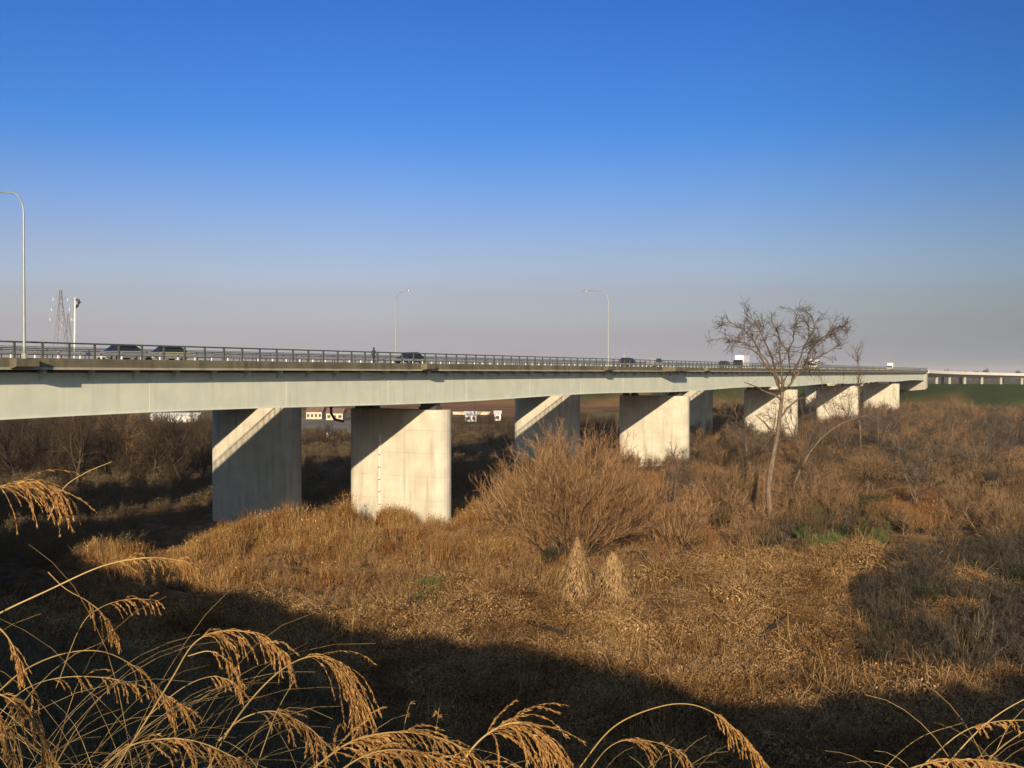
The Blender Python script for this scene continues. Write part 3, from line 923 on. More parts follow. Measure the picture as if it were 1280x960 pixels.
# ---- vehicles on the deck
def vehicle(t, w, kind, paint, label, cat, heading=1, roof=None):
    """side profile extruded across the deck, plus glass, wheels, lights"""
    z0 = 1.022
    root = thing({'car': 'car', 'van': 'van', 'truck': 'box_truck'}[kind], B(t, w, z0), label, cat)
    H = heading
    def X(x, y, z): return B(t + H * x, w + y, z0 + z)
    def ext(prof, wd, inset=0.0, name='body', mat=None, par=root, bevel=0.03):
        g = MB(); n_ = len(prof)
        # two sides with tumblehome
        for sgn in (-1, 1):
            for x, z, ti in prof: g.v.append(tuple(X(x, sgn * (wd / 2 - ti), z)))
        g.f.append(tuple(range(n_))[::-1]); g.f.append(tuple(range(n_, 2 * n_)))
        for j in range(n_):
            a, b_ = j, (j + 1) % n_; g.f.append((a, b_, b_ + n_, a + n_))
        return g.obj(name, mat, par, bevel=bevel)
    if kind == 'truck':
        ext([(-3.6, .55, 0), (1.2, .55, 0), (1.2, 3.3, .03), (-3.6, 3.3, .03)], 2.3, name='cargo_box', mat=M['car_white'])
        ext([(1.3, .45, 0), (3.2, .45, .03), (3.25, 1.2, .05), (2.95, 2.15, .12), (1.35, 2.25, .12)], 2.1, name='cab', mat=paint)
        ext([(2.2, 1.3, -.01), (3.26, 1.3, .0), (3.0, 2.0, .08), (2.2, 2.05, .08)], 2.06, name='window', mat=M['glass'], bevel=0)
        ext([(-3.5, .4, .35), (3.0, .4, .35), (3.0, .54, .35), (-3.5, .54, .35)], 2.2, name='chassis', mat=M['dark_metal'])
        wx = (-2.3, 2.3); R = .42; wd = 2.2
    elif kind == 'van':
        ext([(-2.1, .3, .05), (2.1, .3, .05), (2.15, .8, 0), (1.5, 1.02, .02), (.9, 1.72, .16), (-1.6, 1.8, .16), (-2.1, 1.1, .02)], 1.72, name='body', mat=paint)
        ext([(1.25, 1.05, -.012), (.85, 1.62, .125), (-1.5, 1.68, .125), (-1.9, 1.1, -.012)], 1.72, name='window', mat=M['glass'], bevel=0)
        wx = (-1.35, 1.35); R = .31; wd = 1.66
    else:
        ext([(-2.2, .28, .06), (2.15, .28, .06), (2.2, .62, .02), (1.2, .88, 0), (-2.1, .92, 0), (-2.2, .6, .02)], 1.75, name='body', mat=paint)
        ext([(1.1, .88, .02), (.35, 1.42, .2), (-1.1, 1.44, .2), (-1.9, .92, .02)], 1.7, name='cabin', mat=M['glass'])
        ext([(.4, 1.40, .19), (.3, 1.47, .22), (-1.05, 1.49, .22), (-1.15, 1.42, .19)], 1.72, name='roof', mat=roof or paint)
        wx = (-1.35, 1.35); R = .31; wd = 1.68
    for x in wx:
        for s in (-1, 1):
            g = MB().tube([X(x, s * (wd / 2 - .18), R), X(x, s * (wd / 2 + .02), R)], R, 16); wl = g.obj('wheel', M['rubber'], root)
            g = MB().tube([X(x, s * (wd / 2 + .02), R), X(x, s * (wd / 2 + .035), R)], R * .58, 12); g.obj('rim', M['grey_steel'], wl)
    fx = 3.2 if kind == 'truck' else 2.13
    for s in (-1, 1):
        g = MB().tube([X(fx - .05, s * (wd / 2 - .25), .62), X(fx + .06, s * (wd / 2 - .25), .62)], .11, 10); g.obj('headlight', M['headlight'], root)
    return root
vehicle(t_at(150, 8.5), 8.5, 'car', M['car_silver'], 'silver car with dark roof on the bridge, right of the tall lamp', 'car', -1, M['car_dark'])
vehicle(t_at(208, 8.5), 8.5, 'car', M['car_yellow'], 'dull yellow car with dark roof following the silver one at the left of the bridge', 'car', -1, M['car_dark'])
vehicle(t_at(512, 6), 6.0, 'car', M['car_dark'], 'dark saloon car in mid bridge beside the slim lamp post', 'car', -1)
vehicle(t_at(785, 9.5), 9.5, 'van', M['car_dark'], 'dark van near the foot of the far lamp, right of centre', 'van', 1)
vehicle(t_at(818, 6), 6.0, 'van', M['car_silver'], 'silver van above the second sunlit pier', 'van', -1)
vehicle(t_at(906, 9.5), 9.5, 'van', M['car_dark'], 'dark van just left of the first white truck', 'van', 1)
vehicle(t_at(926, 9.0), 9.0, 'truck', M['car_dark'], 'white box truck with dark cab, left of the bare tree crown', 'truck', -1)
vehicle(t_at(1018, 9.0), 9.0, 'truck', M['car_white'], 'white box truck seen to the right through the bare tree branches', 'truck', -1)
vehicle(t_at(1113, 9.0), 9.0, 'truck', M['car_white'], 'small white truck most distant on the long bridge', 'truck', -1)

# ---- pedestrian
def person(t, w, z0, label):
    root = thing('person', B(t, w, z0), label, 'person')
    def X(x, y, z): return B(t + x, w + y, z0 + z)
    P = {'pel': (0, 0, .92), 'chest': (.03, 0, 1.25), 'neck': (.04, 0, 1.46), 'head': (.06, 0, 1.56), 'crown': (.06, 0, 1.70),
         'hl': (0, .09, .88), 'kl': (.16, .10, .50), 'al': (.24, .10, .08), 'tl': (.40, .11, .04),
         'hr': (0, -.09, .88), 'kr': (-.04, -.10, .48), 'ar': (-.28, -.10, .12), 'tr': (-.16, -.11, .04),
         'sl': (.03, .19, 1.40), 'el': (-.08, .24, 1.13), 'wl': (.06, .25, .90), 'fl': (.10, .25, .80),
         'sr': (.03, -.19, 1.40), 'er': (.06, -.24, 1.12), 'wr': (.24, -.22, .94), 'fr': (.29, -.21, .86)}
    R = {'pel': .15, 'chest': .16, 'neck': .06, 'head': .09, 'crown': .08, 'hl': .09, 'kl': .06, 'al': .045, 'tl': .04, 'hr': .09, 'kr': .06, 'ar': .045, 'tr': .04,
         'sl': .06, 'el': .045, 'wl': .035, 'fl': .03, 'sr': .06, 'er': .045, 'wr': .035, 'fr': .03}
    E = [('pel', 'chest'), ('chest', 'neck'), ('neck', 'head'), ('head', 'crown'), ('pel', 'hl'), ('hl', 'kl'), ('kl', 'al'), ('al', 'tl'),
         ('pel', 'hr'), ('hr', 'kr'), ('kr', 'ar'), ('ar', 'tr'), ('chest', 'sl'), ('sl', 'el'), ('el', 'wl'), ('wl', 'fl'), ('chest', 'sr'), ('sr', 'er'), ('er', 'wr'), ('wr', 'fr')]
    ks = list(P); me = bpy.data.meshes.new('body')
    off = np.array(WLOC[root.name])
    me.from_pydata([tuple(X(*P[k]) - off) for k in ks], [(ks.index(a), ks.index(b_)) for a, b_ in E], [])
    o = bpy.data.objects.new('body', me); COL.objects.link(o); o.parent = root
    me.materials.append(M['coat'])
    md = o.modifiers.new('skin', 'SKIN')
    for i, k in enumerate(ks): me.skin_vertices[0].data[i].radius = (R[k], R[k])
    me.skin_vertices[0].data[0].use_root = True
    o.modifiers.new('sub', 'SUBSURF').render_levels = 2
    g = MB().tube([X(.07, 0, 1.50), X(.08, 0, 1.58), X(.08, 0, 1.66)], [.05, .085, .06], 8); g.obj('face', M['skin'], root, smooth=True)
    g = MB().tube([X(.03, 0, 1.56), X(.04, 0, 1.66), X(.05, 0, 1.75)], [.08, .105, .05], 8); g.obj('hair', M['rubber'], root, smooth=True)
person(t_at(467, 1.3), 1.3, 1.0, 'person in dark clothes walking along the near footway of the bridge')

# ---- approach viaduct beyond the long bridge
av = thing('approach_viaduct', (230, 455, 0), 'pale concrete viaduct curving away right beyond the end of the bridge', 'bridge')
path = []
p = B(T_END + 5.1, 0, 0)[:2].copy(); hd = math.atan2(DX, DY)
for i in range(40):
    path.append((p[0], p[1], EYE + .1 - .085 * i - (.02 * max(0, i - 16))))
    hd += math.radians(1.35) if i < 26 else 0
    p = p + np.array([math.sin(hd), math.cos(hd)]) * 7.5
path = np.array(path)
tg = np.gradient(path[:, :2], axis=0); tg /= np.linalg.norm(tg, axis=1)[:, None]
nr = np.column_stack([tg[:, 1], -tg[:, 0]])
def vsweep(prof, i0=0, i1=40):
    g = MB(); n_ = len(prof)
    for i in range(i0, i1):
        for w, z in prof:
            q = path[i]; g.v.append((q[0] - nr[i, 0] * w, q[1] - nr[i, 1] * w, q[2] + z))
    for i in range(i1 - i0 - 1):
        for j in range(n_):
            a = i * n_ + j; b_ = i * n_ + (j + 1) % n_; g.f.append((a, a + n_, b_ + n_, b_))
    g.f.append(tuple(range(n_))); g.f.append(tuple((i1 - i0 - 1) * n_ + j for j in range(n_))[::-1])
    return g
vsweep([(0, 1.3), (.35, 1.3), (.35, -.2), (0, -.2)][::1]).obj('parapet', M['white_concrete'], av)
vsweep([(19.8, 1.3), (20.15, 1.3), (20.15, -.2), (19.8, -.2)]).obj('parapet', M['white_concrete'], av)
vsweep([(.352, .15), (19.79, .15), (19.79, -.3), (.352, -.3)]).obj('deck_slab', M['white_concrete'], av)
vsweep([(2.5, -.31), (17.5, -.31), (16.5, -1.5), (3.5, -1.5)]).obj('girder', M['plaster'], av)
for i in range(2, 40, 3):
    q = path[i]
    for w in (3.8, 15.8):
        x, y = q[0] - nr[i, 0] * w, q[1] - nr[i, 1] * w
        gz = float(ground_z(x, y))
        MB().tube([(x, y, gz - .5), (x, y, q[2] - 1.51)], .75, 12).obj('pier', M['via_concrete'], av)

# ---- far pylons
def pylon(px, ytop, Y, label, arms=True):
    top = at(px, ytop, Y); gz = float(ground_z(top[0], Y)); H = top[2] - gz
    r = thing('transmission_pylon', (top[0], Y, gz), label, 'pylon')
    b0 = H * .09; ww = lambda f: b0 * (1 - f) ** 1.15 + .5
    g = MB()
    lv = [0, .2, .38, .53, .65, .74, .82, .89, .95, 1.0]
    for sx in (-1, 1):
        for sy in (-1, 1):
            g.tube([(top[0] + sx * ww(f), Y + sy * ww(f), gz + H * f) for f in lv], .17, 4)
    g.obj('legs', M['grey_steel'], r)
    g = MB()
    for a, c in zip(lv[:-1], lv[1:]):
        for sy in (-1, 1):
            for s in (-1, 1):
                g.tube([(top[0] + s * ww(a), Y + sy * ww(a), gz + H * a), (top[0] - s * ww(c), Y + sy * ww(c), gz + H * c)], .09, 4)
                g.tube([(top[0] + sy * ww(a), Y + s * ww(a), gz + H * a), (top[0] + sy * ww(c), Y - s * ww(c), gz + H * c)], .09, 4)
    g.obj('lattice', M['grey_steel'], r)
    if arms:
        for f, l in ((.74, 6.5), (.83, 5.5), (.92, 4.5)):
            g = MB()
            for s in (-1, 1):
                g.tube([(top[0], Y, gz + H * f), (top[0] + s * l, Y, gz + H * f + .3)], [.2, .1], 4)
                g.tube([(top[0], Y, gz + H * (f + .04)), (top[0] + s * l, Y, gz + H * f + .35)], [.18, .1], 4)
            g.obj('cross_arm', M['grey_steel'], r)
            for s in (-1, 1):
                MB().tube([(top[0] + s * l, Y, gz + H * f + .2), (top[0] + s * l, Y, gz + H * f - 1.6)], .2, 5).obj('insulator', M['white_paint'], r)
    return r
pylon(75.5, 362, 640, 'faint lattice pylon in the haze at far left, left of the mast with a drum')
pylon(85, 392, 900, 'smaller faint pylon behind the mast with a drum', True)
# mast with a round drum
tp = at(94, 372, 330); gz = float(ground_z(tp[0], 330))
r = thing('antenna_mast', (tp[0], 330, gz), 'slim white mast with a dark round drum at its top, far left', 'mast')
MB().tube([(tp[0] - 1.0, 330, gz), (tp[0] - .3, 330, gz + (tp[2] - gz) * .6), (tp[0], 330, tp[2])], [.4, .28, .2], 8).obj('pole', M['white_paint'], r)
MB().tube([(tp[0] + .25, 330, tp[2] - 3.2), (tp[0] + .9, 329.7, tp[2] - 2.5), (tp[0] + 1.4, 329.7, tp[2] - 1.6), (tp[0] + .9, 329.8, tp[2] - .8), (tp[0] + .1, 330, tp[2] - .6)], [.25, .5, .55, .5, .25], 8).obj('drum', M['dark_metal'], r, smooth=True)

# ---- buildings and vehicles on the plain, seen under the deck
def shed(px0, px1, ybase, hgt, dep, wall, roof, label, name='shed', nwin=0, rz=0.0, flat=True, cat='building'):
    a = on_ground(px0, ybase); c = on_ground(px1, ybase)
    ctr = (a + c) / 2; L = abs(c[0] - a[0]); gz = float(ground_z(ctr[0], ctr[1]))
    r = thing(name, (ctr[0], ctr[1], gz), label, cat)
    MB().box((ctr[0], ctr[1] + dep / 2, gz + hgt / 2), (L, dep, hgt), rz).obj('wall', wall, r)
    g = MB()
    if flat: g.box((ctr[0], ctr[1] + dep / 2, gz + hgt + .12), (L + .5, dep + .5, .22), rz)
    else:
        x0, x1, y0, y1 = ctr[0] - L / 2 - .3, ctr[0] + L / 2 + .3, ctr[1] - .3, ctr[1] + dep + .3; ym = (y0 + y1) / 2; z = gz + hgt
        g.add([(x0, y0, z), (x1, y0, z), (x1, y1, z), (x0, y1, z), (x0, ym, z + dep * .22), (x1, ym, z + dep * .22)],
              [(0, 1, 5, 4), (2, 3, 4, 5), (0, 4, 3), (1, 2, 5), (3, 2, 1, 0)])
    g.obj('roof', roof, r)
    for i in range(nwin):
        x = ctr[0] - L / 2 + L * (i + .5) / nwin
        MB().box((x, ctr[1] - .03, gz + hgt * .5), (L / nwin * .55, .06, hgt * .42), 0).obj('window', M['dark_open'], r)
    return r
shed(190, 246, 528, 2.2, 5, M['white_paint'], M['white_paint'], 'long low white shed in the far field under the left part of the bridge', flat=False)
shed(383, 402, 524, 2.6, 8, M['plaster'], M['red_tile'], 'tan building with dark windows seen between the first two piers, left half', nwin=4, flat=False, name='low_building')
shed(408, 428, 525, 2.4, 8, M['plaster'], M['red_tile'], 'tan building with dark windows right beside its twin between the first two piers', nwin=3, flat=False, name='low_building')
shed(581, 596, 527, 2.2, 6, M['white_paint'], M['white_paint'], 'small white building with two doors in the field right of the sunlit pier', nwin=2, flat=False)
shed(618, 626, 526, 2.4, 5, M['white_paint'], M['white_paint'], 'narrow white hut standing right of the white building in the field', nwin=1, flat=False)
shed(566, 612, 518, .9, 5, M['plaster'], M['plaster'], 'low pale yellow wall behind the small white building in the field', cat='wall', name='low_wall')
# small excavator in the gravel lot
q0 = on_ground(412, 553)
r = thing('excavator', q0, 'small orange and white digger parked in the grey lot between the piers', 'digger')
MB().box(q0 + np.array([0, 0, .35]), (2.4, 1.6, .7), .3).obj('tracks', M['rubber'], r, bevel=.1)
MB().box(q0 + np.array([.3, 0, 1.1]), (1.9, 1.5, .75), .3).obj('body', M['red_tile'], r, bevel=.08)
MB().box(q0 + np.array([-.3, 0, 1.95]), (.95, 1.3, 1.1), .3).obj('cab', M['white_paint'], r, bevel=.08)
MB().tube([q0 + np.array([-.8, 0, 1.2]), q0 + np.array([-2.0, -.3, 3.1]), q0 + np.array([-3.1, -.5, 2.0]), q0 + np.array([-3.2, -.5, .6])], [.2, .17, .14, .1], 5).obj('boom', M['red_tile'], r)

exec_plants = True
# ------------------------------------------------------------------ plants
rng = np.random.default_rng(21)

# lone bare tree
def px_path(pts, Y, dy=0.0):
    n_ = len(pts)
    return [at(x, y, Y + dy * i / max(1, n_ - 1)) for i, (x, y) in enumerate(pts)]
def resample(P, k):
    P = np.array(P); s = np.r_[0, np.cumsum(np.linalg.norm(np.diff(P, axis=0), axis=1))]
    u = np.linspace(0, s[-1], k)
    Q = np.column_stack([np.interp(u, s, P[:, i]) for i in range(3)])
    for _ in range(2): Q[1:-1] = (Q[:-2] + 2 * Q[1:-1] + Q[2:]) / 4
    return Q
TY = 98.0
base = on_ground(969, 672); TY = base[1]
lt = thing('bare_tree', base, 'tall leafless tree with a pale bent trunk and spreading crown against the sky', 'tree')
tr = resample([base - np.array([0, 0, .4])] + px_path([(964, 645), (959, 615), (965, 580), (971, 550), (975, 520), (978, 490)], TY), 16)
MB().tube(list(tr), list(np.linspace(.40, .20, 16)), 9).obj('trunk', M['bark'], lt, smooth=True)
fork = tr[-1]
limbs = [([(978, 490), (969, 470), (958, 456), (945, 440), (930, 426), (914, 428), (902, 420)], -3),
         ([(969, 470), (955, 450), (938, 420), (925, 402), (912, 398)], 2.5),
         ([(975, 480), (962, 445), (955, 415), (940, 392), (932, 386)], 4),
         ([(978, 490), (975, 458), (977, 430), (968, 405), (966, 387)], -2),
         ([(978, 488), (988, 455), (990, 425), (998, 400), (996, 388)], 3),
         ([(980, 488), (1000, 465), (1012, 448), (1033, 441), (1052, 428)], -3),
         ([(1005, 458), (1016, 430), (1034, 412), (1050, 404)], 2),
         ([(990, 476), (1003, 440), (1015, 415), (1018, 396)], -4),
         ([(977, 500), (960, 490), (945, 480), (930, 478)], -2),
         ([(977, 520), (990, 505), (1002, 498), (1012, 502)], 2),
         ([(972, 545), (955, 528), (945, 520)], -2)]
LP = [resample(px_path([(x, y + max(0, 430 - y) * .12) for x, y in l], TY, dz), 9) for l, dz in limbs]
for L_ in LP:
    ln = np.linalg.norm(L_[-1] - L_[0])
    L_[1:] += rng.normal(0, .13, L_[1:].shape)
    MB().tube(list(L_), list(np.linspace(min(.15, .022 * ln + .03), .035, 9)), 6).obj('limb', M['bark_mid'], lt, smooth=True)
g = Geo(); pts = np.stack(LP, 1)
P, D, f, i = children(pts[:, :8], 150, rng, .25, 1, .85); p2 = grow(P, D * np.array([1.25, 1, .7]), rng.uniform(1.0, 2.6, 150), 6, .30, .02, rng); g.strands(p2, np.full(150, .05), np.full(150, .022), rng)
P, D, f, i = children(p2, 950, rng, .2, 1, .9); p3 = grow(P, D, rng.uniform(.5, 1.5, 950), 4, .30, .03, rng); g.strands(p3, np.full(950, .024), np.full(950, .013), rng)
P, D, f, i = children(p3, 2000, rng, .2, 1, .9); p4 = grow(P, D, rng.uniform(.25, .7, 2000), 3, .28, .03, rng); g.strands(p4, np.full(2000, .014), np.full(2000, .008), rng)
V, Q, T = g.get(); link_mesh('crown', V, Q, M['twig'], lt, tint=T)

# leaning tree right of it
def small_tree(name, path_px, Y, r0, label, n2, n3, n4, seed, len2=(1.0, 2.6), mat='bark', tw='twig', dy=0.0, up=.06):
    rg = np.random.default_rng(seed)
    P0 = px_path(path_px, Y, dy); P0 = [np.array([P0[0][0], P0[0][1], min(P0[0][2], float(ground_z(P0[0][0], P0[0][1])) - .2)])] + P0
    tr_ = resample(P0, 14)
    th_ = thing(name, tr_[0], label, 'tree')
    MB().tube(list(tr_), list(np.linspace(r0, r0 * .28, 14)), 7).obj('trunk', M[mat], th_, smooth=True)
    pts = tr_[:, None, :]
    g = Geo()
    P, D, f, i = children(pts, n2, rg, .35, 1, .8); p2 = grow(P, D, rg.uniform(*len2, n2), 5, .16, up, rg); g.strands(p2, np.full(n2, r0 * .3), np.full(n2, .015), rg)
    P, D, f, i = children(p2, n3, rg, .1, 1, .8); p3 = grow(P, D, rg.uniform(len2[0] * .4, len2[1] * .5, n3), 4, .18, up, rg); g.strands(p3, np.full(n3, .02), np.full(n3, .01), rg)
    P, D, f, i = children(p3, n4, rg, .1, 1, .8); p4 = grow(P, D, rg.uniform(len2[0] * .2, len2[1] * .3, n4), 2, .18, up, rg); g.strands(p4, np.full(n4, .012), np.full(n4, .007), rg)
    V, Q, T = g.get(); link_mesh('crown', V, Q, M[tw], th_, tint=T)
    return th_
small_tree('leaning_tree', [(990, 612), (1002, 582), (1018, 556), (1038, 536), (1062, 524), (1086, 519)], 158, .24, 'thin pale tree leaning right in an arc beside the tall bare tree', 26, 110, 260, 5)
small_tree('bare_tree', [(1076, 550), (1074, 520), (1073, 480), (1072, 440)], 235, .2, 'slender upright bare tree right of the big crown, reaching above the rail', 40, 200, 500, 6, (1.5, 4.0), up=.12)
small_tree('bare_tree', [(1190, 545), (1192, 525), (1190, 505)], 240, .14, 'small upright bare tree in front of the green bank', 24, 120, 300, 8, (1, 2.6), up=.1)

def tangle(px, py, ytop, wpx, label, seed, mat='twig', trunk='bark_mid', n3=260, n4=900):
    rg = np.random.default_rng(seed); p_ = on_ground(px, py)
    H = at(px, ytop, p_[1])[2] - p_[2]; S = wpx / F * p_[1] / 2
    th_ = thing('bare_tree', p_, label, 'tree')
    k0 = 5
    p1 = grow(np.repeat(p_[None] - np.array([[0, 0, .3]]), k0, 0) + rg.normal(0, .25, (k0, 3)) * np.array([1, 1, 0]),
              np.column_stack([rg.normal(0, .38, k0) * S / 4, rg.normal(0, .3, k0), np.ones(k0)]), H * rg.uniform(.75, 1.0, k0), 9, .16, .02, rg)
    for j in range(k0):
        MB().tube(list(p1[:, j]), list(np.linspace(.13, .04, 10)), 6).obj('trunk', M[trunk], th_, smooth=True)
    g = Geo()
    P, D, f, i = children(p1, 40, rg, .25, 1, 1.1); p2 = grow(P, D, S * rg.uniform(.3, .9, 40), 6, .26, .05, rg); g.strands(p2, np.full(40, .055), np.full(40, .025), rg)
    P, D, f, i = children(p2, n3, rg, .15, 1, .9); p3 = grow(P, D, S * rg.uniform(.15, .45, n3), 4, .26, .05, rg); g.strands(p3, np.full(n3, .028), np.full(n3, .014), rg)
    P, D, f, i = children(p3, n4, rg, .1, 1, .9); p4 = grow(P, D, S * rg.uniform(.08, .2, n4), 3, .22, .05, rg); g.strands(p4, np.full(n4, .016), np.full(n4, .01), rg)
    V, Q, T = g.get(); link_mesh('crown', V, Q, M[mat], th_, tint=T)
tangle(938, 588, 492, 90, 'dark tangled bare tree just left of the tall tree trunk, across the striped pier', 61)
tangle(1008, 578, 488, 80, 'dark tangled bare tree between the tall tree and the next sunlit pier', 62)
tangle(1052, 566, 482, 80, 'dark tangled bare tree hiding the last sunlit pier but one', 63)
tangle(1100, 556, 488, 70, 'tangled bare tree in front of the most distant sunlit pier', 64)
tangle(838, 640, 560, 70, 'grey tangled bare sapling clump at the foot of the second sunlit pier', 65)
tangle(1150, 640, 560, 110, 'crooked bare tree arching over the orange grass opening', 66)
tangle(1225, 600, 520, 110, 'wide tangled bare tree near the right edge, left of the dark rounded bush', 67)
# big central bush
def bush_thing(name, px, py, geo_, mat, label, scale=(1, 1, 1), rz=0.0, dark=None):
    p_ = on_ground(px, py)
    V, Q, T = geo_; c, s = math.cos(rz), math.sin(rz)
    V = V * np.array(scale); V = np.column_stack([V[:, 0] * c - V[:, 1] * s, V[:, 0] * s + V[:, 1] * c, V[:, 2]]) + p_
    return tag(link_mesh(name, V, Q, mat, tint=T), label, 'shrub')
def big_bush(seed, nst, H, spread, n2, n3, n4, label, px, py, mat, r=.07, name='bare_shrub'):
    rg = np.random.default_rng(seed)
    p_ = on_ground(px, py)
    th_ = thing(name, p_, label, 'shrub')
    a = rg.uniform(0, 2 * np.pi, nst); k = np.sqrt(rg.uniform(0, 1, nst))
    P = np.column_stack([1.6 * k * np.cos(a), 1.3 * k * np.sin(a), np.full(nst, -.3)])
    D = np.column_stack([spread * k * np.cos(a), spread * .8 * k * np.sin(a), np.ones(nst)])
    L = H * (1.0 - .22 * k) * rg.uniform(.8, 1.1, nst)
    p1 = grow(P, D, L, 9, .07, .015, rg)
    g = Geo(); g.strands(p1 + p_, np.full(nst, r), np.full(nst, r * .2), rg, sides=4); V, Q, T = g.get()
    link_mesh('stems', V, Q, M['bark_dark'], th_)
    g = Geo()
    P, D, f, i = children(p1, n2, rg, .18, .97, .55); p2 = grow(P, D, H * rg.uniform(.12, .34, n2), 5, .10, .09, rg); g.strands(p2 + p_, np.full(n2, .028), np.full(n2, .012), rg)
    P, D, f, i = children(p2, n3, rg, .1, 1, .6); p3 = grow(P, D, H * rg.uniform(.06, .16, n3), 3, .12, .10, rg); g.strands(p3 + p_, np.full(n3, .014), np.full(n3, .008), rg)
    P, D, f, i = children(p3, n4, rg, .1, 1, .6); p4 = grow(P, D, H * rg.uniform(.03, .09, n4), 2, .12, .10, rg); g.strands(p4 + p_, np.full(n4, .010), np.full(n4, .006), rg)
    V, Q, T = g.get(); link_mesh('twigs', V, Q, mat, th_, tint=T)
    return th_
big_bush(3, 80, 11.6, 1.0, 1100, 8000, 24000, 'biggest bare reddish brown bush, spreading in front of the middle piers', 715, 702, M['bush_twig'], .05)
big_bush(4, 26, 7.5, .8, 300, 1600, 3000, 'bare brown bush at the left foot of the biggest bush', 652, 672, M['bush_twig'], .05)
big_bush(5, 24, 6.6, .7, 260, 1500, 2600, 'bare bush with grey stems between the biggest bush and the tall tree', 842, 700, M['bush_twig'], .05)
big_bush(6, 30, 8.0, .8, 300, 1600, 3000, 'dark rounded bare bush at the right edge below the viaduct', 1268, 566, M['dark_thicket'], .08)

# vine covered stumps
def stump(px, py, ytop, wpx, label, seed, flat=False):
    p_ = on_ground(px, py); rg = np.random.default_rng(seed)
    H = at(px, ytop, p_[1])[2] - p_[2]; R = wpx / F * p_[1] / 2 * .98
    th_ = thing('vine_covered_stump', p_, label, 'stump')
    pts = [p_ + np.array([0, 0, -.3]), p_ + np.array([.05, 0, H * .5]), p_ + np.array([0, 0, H * .97])]
    MB().tube(pts, [R * .35, R * .22, .06], 7).obj('trunk', M['bark_dark'], th_)
    n_ = 9000
    u = rg.uniform(0, 1, n_) ** 1.2; a = rg.uniform(0, 2 * np.pi, n_)
    prof = (1 - u) ** .8 if not flat else np.minimum(1, (1 - u) * 2.2) ** .7 * (.8 + .2 * (1 - u))
    rr = R * prof * rg.uniform(.82, 1.0, n_) * (1 + .22 * np.sin(a * 3 + seed) + .12 * np.sin(a * 7 + u * 9)) + .05
    P = p_ + np.column_stack([rr * np.cos(a), rr * np.sin(a), u * H])
    d = nrm(np.column_stack([np.cos(a) * .35, np.sin(a) * .35, -np.ones(n_)]) + rg.normal(0, .35, (n_, 3)))
    tp_ = nrm(np.column_stack([-np.sin(a), np.cos(a), np.zeros(n_)]) + rg.normal(0, .4, (n_, 3)))
    s = rg.uniform(.07, .24, n_)[:, None]
    P[:, 0] += .25 * (seed - 1.5) * u * (1 - u) * 2
    V = np.stack([P - d * s, P - tp_ * s * .16, P + d * s, P + tp_ * s * .2], 1).reshape(-1, 3)
    link_mesh('dry_vines', V, np.arange(n_ * 4).reshape(-1, 4), M['vine_pale'], th_, tint=np.repeat(rg.uniform(0, 1, n_), 4))
    k_ = 120
    a = rg.uniform(0, 2 * np.pi, k_); P = p_ + np.column_stack([rg.uniform(0, .1, k_), rg.uniform(0, .1, k_), H * rg.uniform(.6, 1.02, k_)])
    g = Geo(); D = np.column_stack([np.cos(a) * R / H * 1.2, np.sin(a) * R / H * 1.2, -np.ones(k_)])
    g.strands(grow(P, D, rg.uniform(.5, 1, k_) * H * .9, 6, .06, 0, rg), np.full(k_, .02), np.full(k_, .012), rg); V, Q, T = g.get()
    link_mesh('hanging_stems', V, Q, M['vine_pale'], th_, tint=T)
stump(722, 762, 674, 58, 'taller cone of dry vines over a pointed stump, left of its pair', 1)
stump(766, 762, 692, 56, 'broader blunt topped mound of dry vines, right beside the pointed one', 2, True)
stump(118, 705, 672, 40, 'small pointed vine clump in the grass at the left, below the dark trees', 3)

# fallen logs
def log(p0, p1, r, label, bend=.15):
    a = on_ground(*p0, .62); c = on_ground(*p1, .62)
    m_ = (a + c) / 2 + np.array([.12, .1, bend])
    g = MB().tube([a, (a + m_) / 2 + np.array([0, 0, .05]), m_, (m_ + c) / 2, c], [r, r * .95, r * .8, r * .65, r * .4], 8)
    th_ = thing('fallen_log', a, label, 'log')
    g.obj('log', M['rubber_bark'], th_, smooth=True)
    MB().tube([m_, m_ + np.array([.5, .3, .6])], [r * .5, .03], 6).obj('broken_branch', M['bark_dark'], th_)
log((660, 790), (742, 824), .15, 'long dark fallen branch lying across the dry vines at the shadow edge')
log((948, 812), (984, 790), .17, 'short dark log in the sunlit dry vines right of centre')
log((985, 768), (1010, 752), .09, 'thin dark stick above the short log in the sunlit vines')

